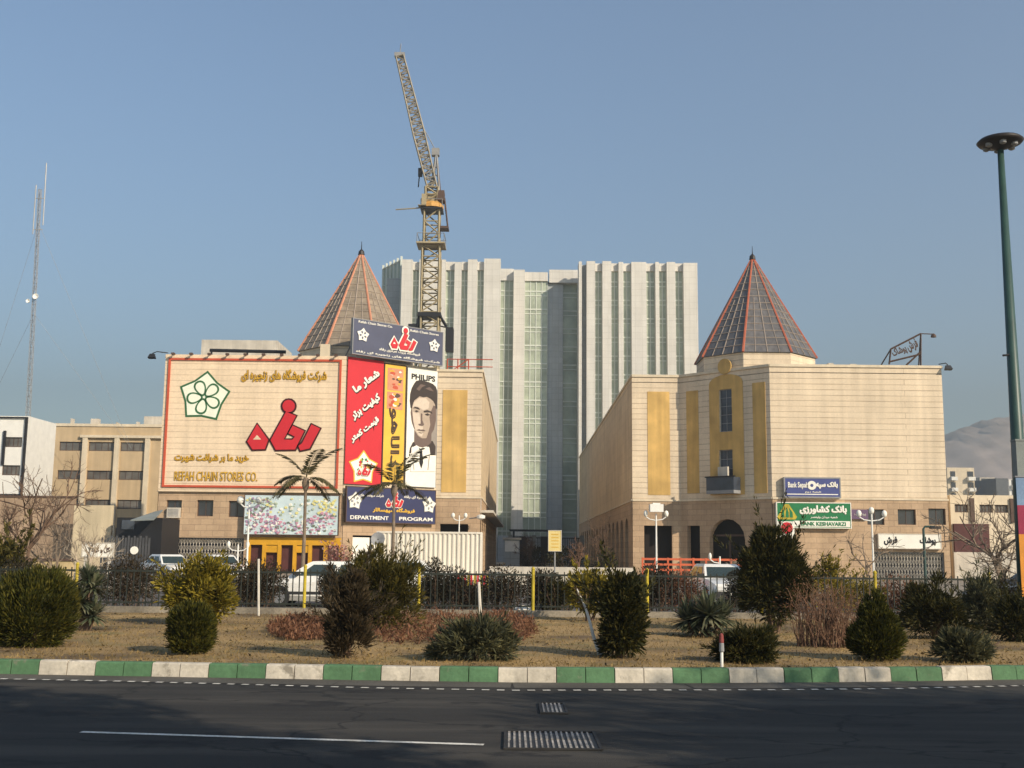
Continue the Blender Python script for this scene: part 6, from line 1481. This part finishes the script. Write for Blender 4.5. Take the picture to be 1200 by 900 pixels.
# artificial palms
def palm(label, px, Y, ycen, span, nf, seed, trunk_m):
    rg = np.random.default_rng(seed); c = P(px, ycen, Y); x = c.x; H = c.z; R = span/2*Y/FPX
    t = thing('palm_tree', label, 'palm tree', (x, Y, 0), 'slim palms before the shops'); mb = MB(); mb.tube([(0, 0, 0), (.02, 0, H*.5), (0, 0, H-.05)], [.10, .075, .065], 8)
    mb.lathe((0, 0, H-.45), [(.07, -.1), (.15, .1), (.17, .3), (.10, .5)], 9); mb.build('trunk', M[trunk_m], t, local=True)
    for i in range(nf):
        az = 6.283*i/nf + rg.uniform(-.2, .2); el = rg.uniform(.1, .6) if i % 3 else rg.uniform(.8, 1.25); L = R*1.18*rg.uniform(.85, 1.1); V, F = [], []; pos = Vector((0, 0, H)); d = Vector((math.cos(az)*math.cos(el), math.sin(az)*math.cos(el), math.sin(el))); sd = Vector((-math.sin(az), math.cos(az), 0)); N = 15
        for k in range(N):
            f = k/N; nxt = pos + d*L/N; w_ = .018*(1-f)+.004; b = len(V); V += [pos-sd*w_, pos+sd*w_, nxt+sd*w_, nxt-sd*w_]; F.append((b, b+1, b+2, b+3))
            if k > 1:
                ll = .30*R*math.sin(math.pi*(.12+.84*f))*rg.uniform(.8, 1.1)
                for s_ in (-1, 1):
                    for o_ in (0, .5):
                        base = pos.lerp(nxt, o_); tip = base + (sd*s_*.8 + d*.75 + Vector((0, 0, -.35 + rg.uniform(-.15, .15)))).normalized()*ll; mid = base.lerp(tip, .45); nn = (d*.05); b = len(V); V += [base, mid+nn, tip, mid-nn]; F.append((b, b+1, b+2, b+3))
            pos = nxt; d = (d + Vector((0, 0, -.095))).normalized()
        me = bpy.data.meshes.new('frond'); me.from_pydata([tuple(v) for v in V], [], F); me.materials.append(L_['palm']); me.update(); link('frond', me, t)
palm('slim palm tree with drooping fronds in front of the flower board', 358.5, 50, 561, 96, 11, 61, 'bark')
palm('slim palm tree with flat dark fronds across the navy shop sign', 462, 54, 569, 100, 10, 62, 'bark')

# ------------------------------------------------------------------ trees beside the camera, seen only by the shade they throw on the road
def shade_tree(label, loc, H, R, n, seed, blobs):
    rg = np.random.default_rng(seed); t = thing('street_tree', label, 'tree', loc, 'trees along the near pavement'); mb = MB(); mb.tube([(0, 0, 0), (.1, 0, H*.4), (0, .1, H*.75)], [.2, .15, .06], 8)
    for k in range(7): a = k*.9; mb.tube([(.08, 0, H*(.35+.05*k)), (R*.7*math.cos(a), R*.7*math.sin(a), H*(.55+.05*k))], [.07, .02], 5)
    mb.build('trunk', M['bark'], t, local=True)
    bl = [((x*R, y*R, z*H), (a*R, a*R, b*H)) for x, y, z, a, b in blobs]; pts, dd = clumps(bl, n, rg, .3, .1, shell=.55); leaf_mesh('crown', pts, dd, .26, .11, L_['street'], t, rg)
def under(px, py, z): g = G(px, py, 0); k = z/LDIR.z; return (g.x + LDIR.x*k, g.y + LDIR.y*k)
for i, (px, py, z, R, n, lb_) in enumerate(((-20, 856, 8.0, 2.0, 13000, 'broad street tree on the near pavement, nearest to the camera'), (1010, 872, 7.8, 2.0, 11000, 'street tree on the near pavement right of the nearest one'), (1230, 842, 8.5, 2.4, 13000, 'tall street tree further right on the near pavement'))):
    x, y = under(px, py, z); H = z*1.25; z0 = .14
    shade_tree(lb_, (x, y, z0), H, R, n, 200+i, [(0, 0, .78, .8, .16), (.5, .1, .66, .6, .12), (-.5, -.1, .70, .6, .12), (0, .4, .6, .5, .1)])

# ------------------------------------------------------------------ winter haze over the city
hm = bpy.data.materials.new('haze_air'); hm.use_nodes = True; ht = hm.node_tree; ht.nodes.clear()
ho = ht.nodes.new('ShaderNodeOutputMaterial'); hv = ht.nodes.new('ShaderNodeVolumePrincipled'); hv.inputs['Color'].default_value = (0.73, 0.745, 0.69, 1); hv.inputs['Density'].default_value = 0.00095; hv.inputs['Anisotropy'].default_value = 0.45
ht.links.new(hv.outputs[0], ho.inputs['Volume'])
mb = MB(); mb.box(-1700, 1700, -260, 1640, -1.2, 235); hz = mb.build('haze', hm); hz['kind'] = 'stuff'
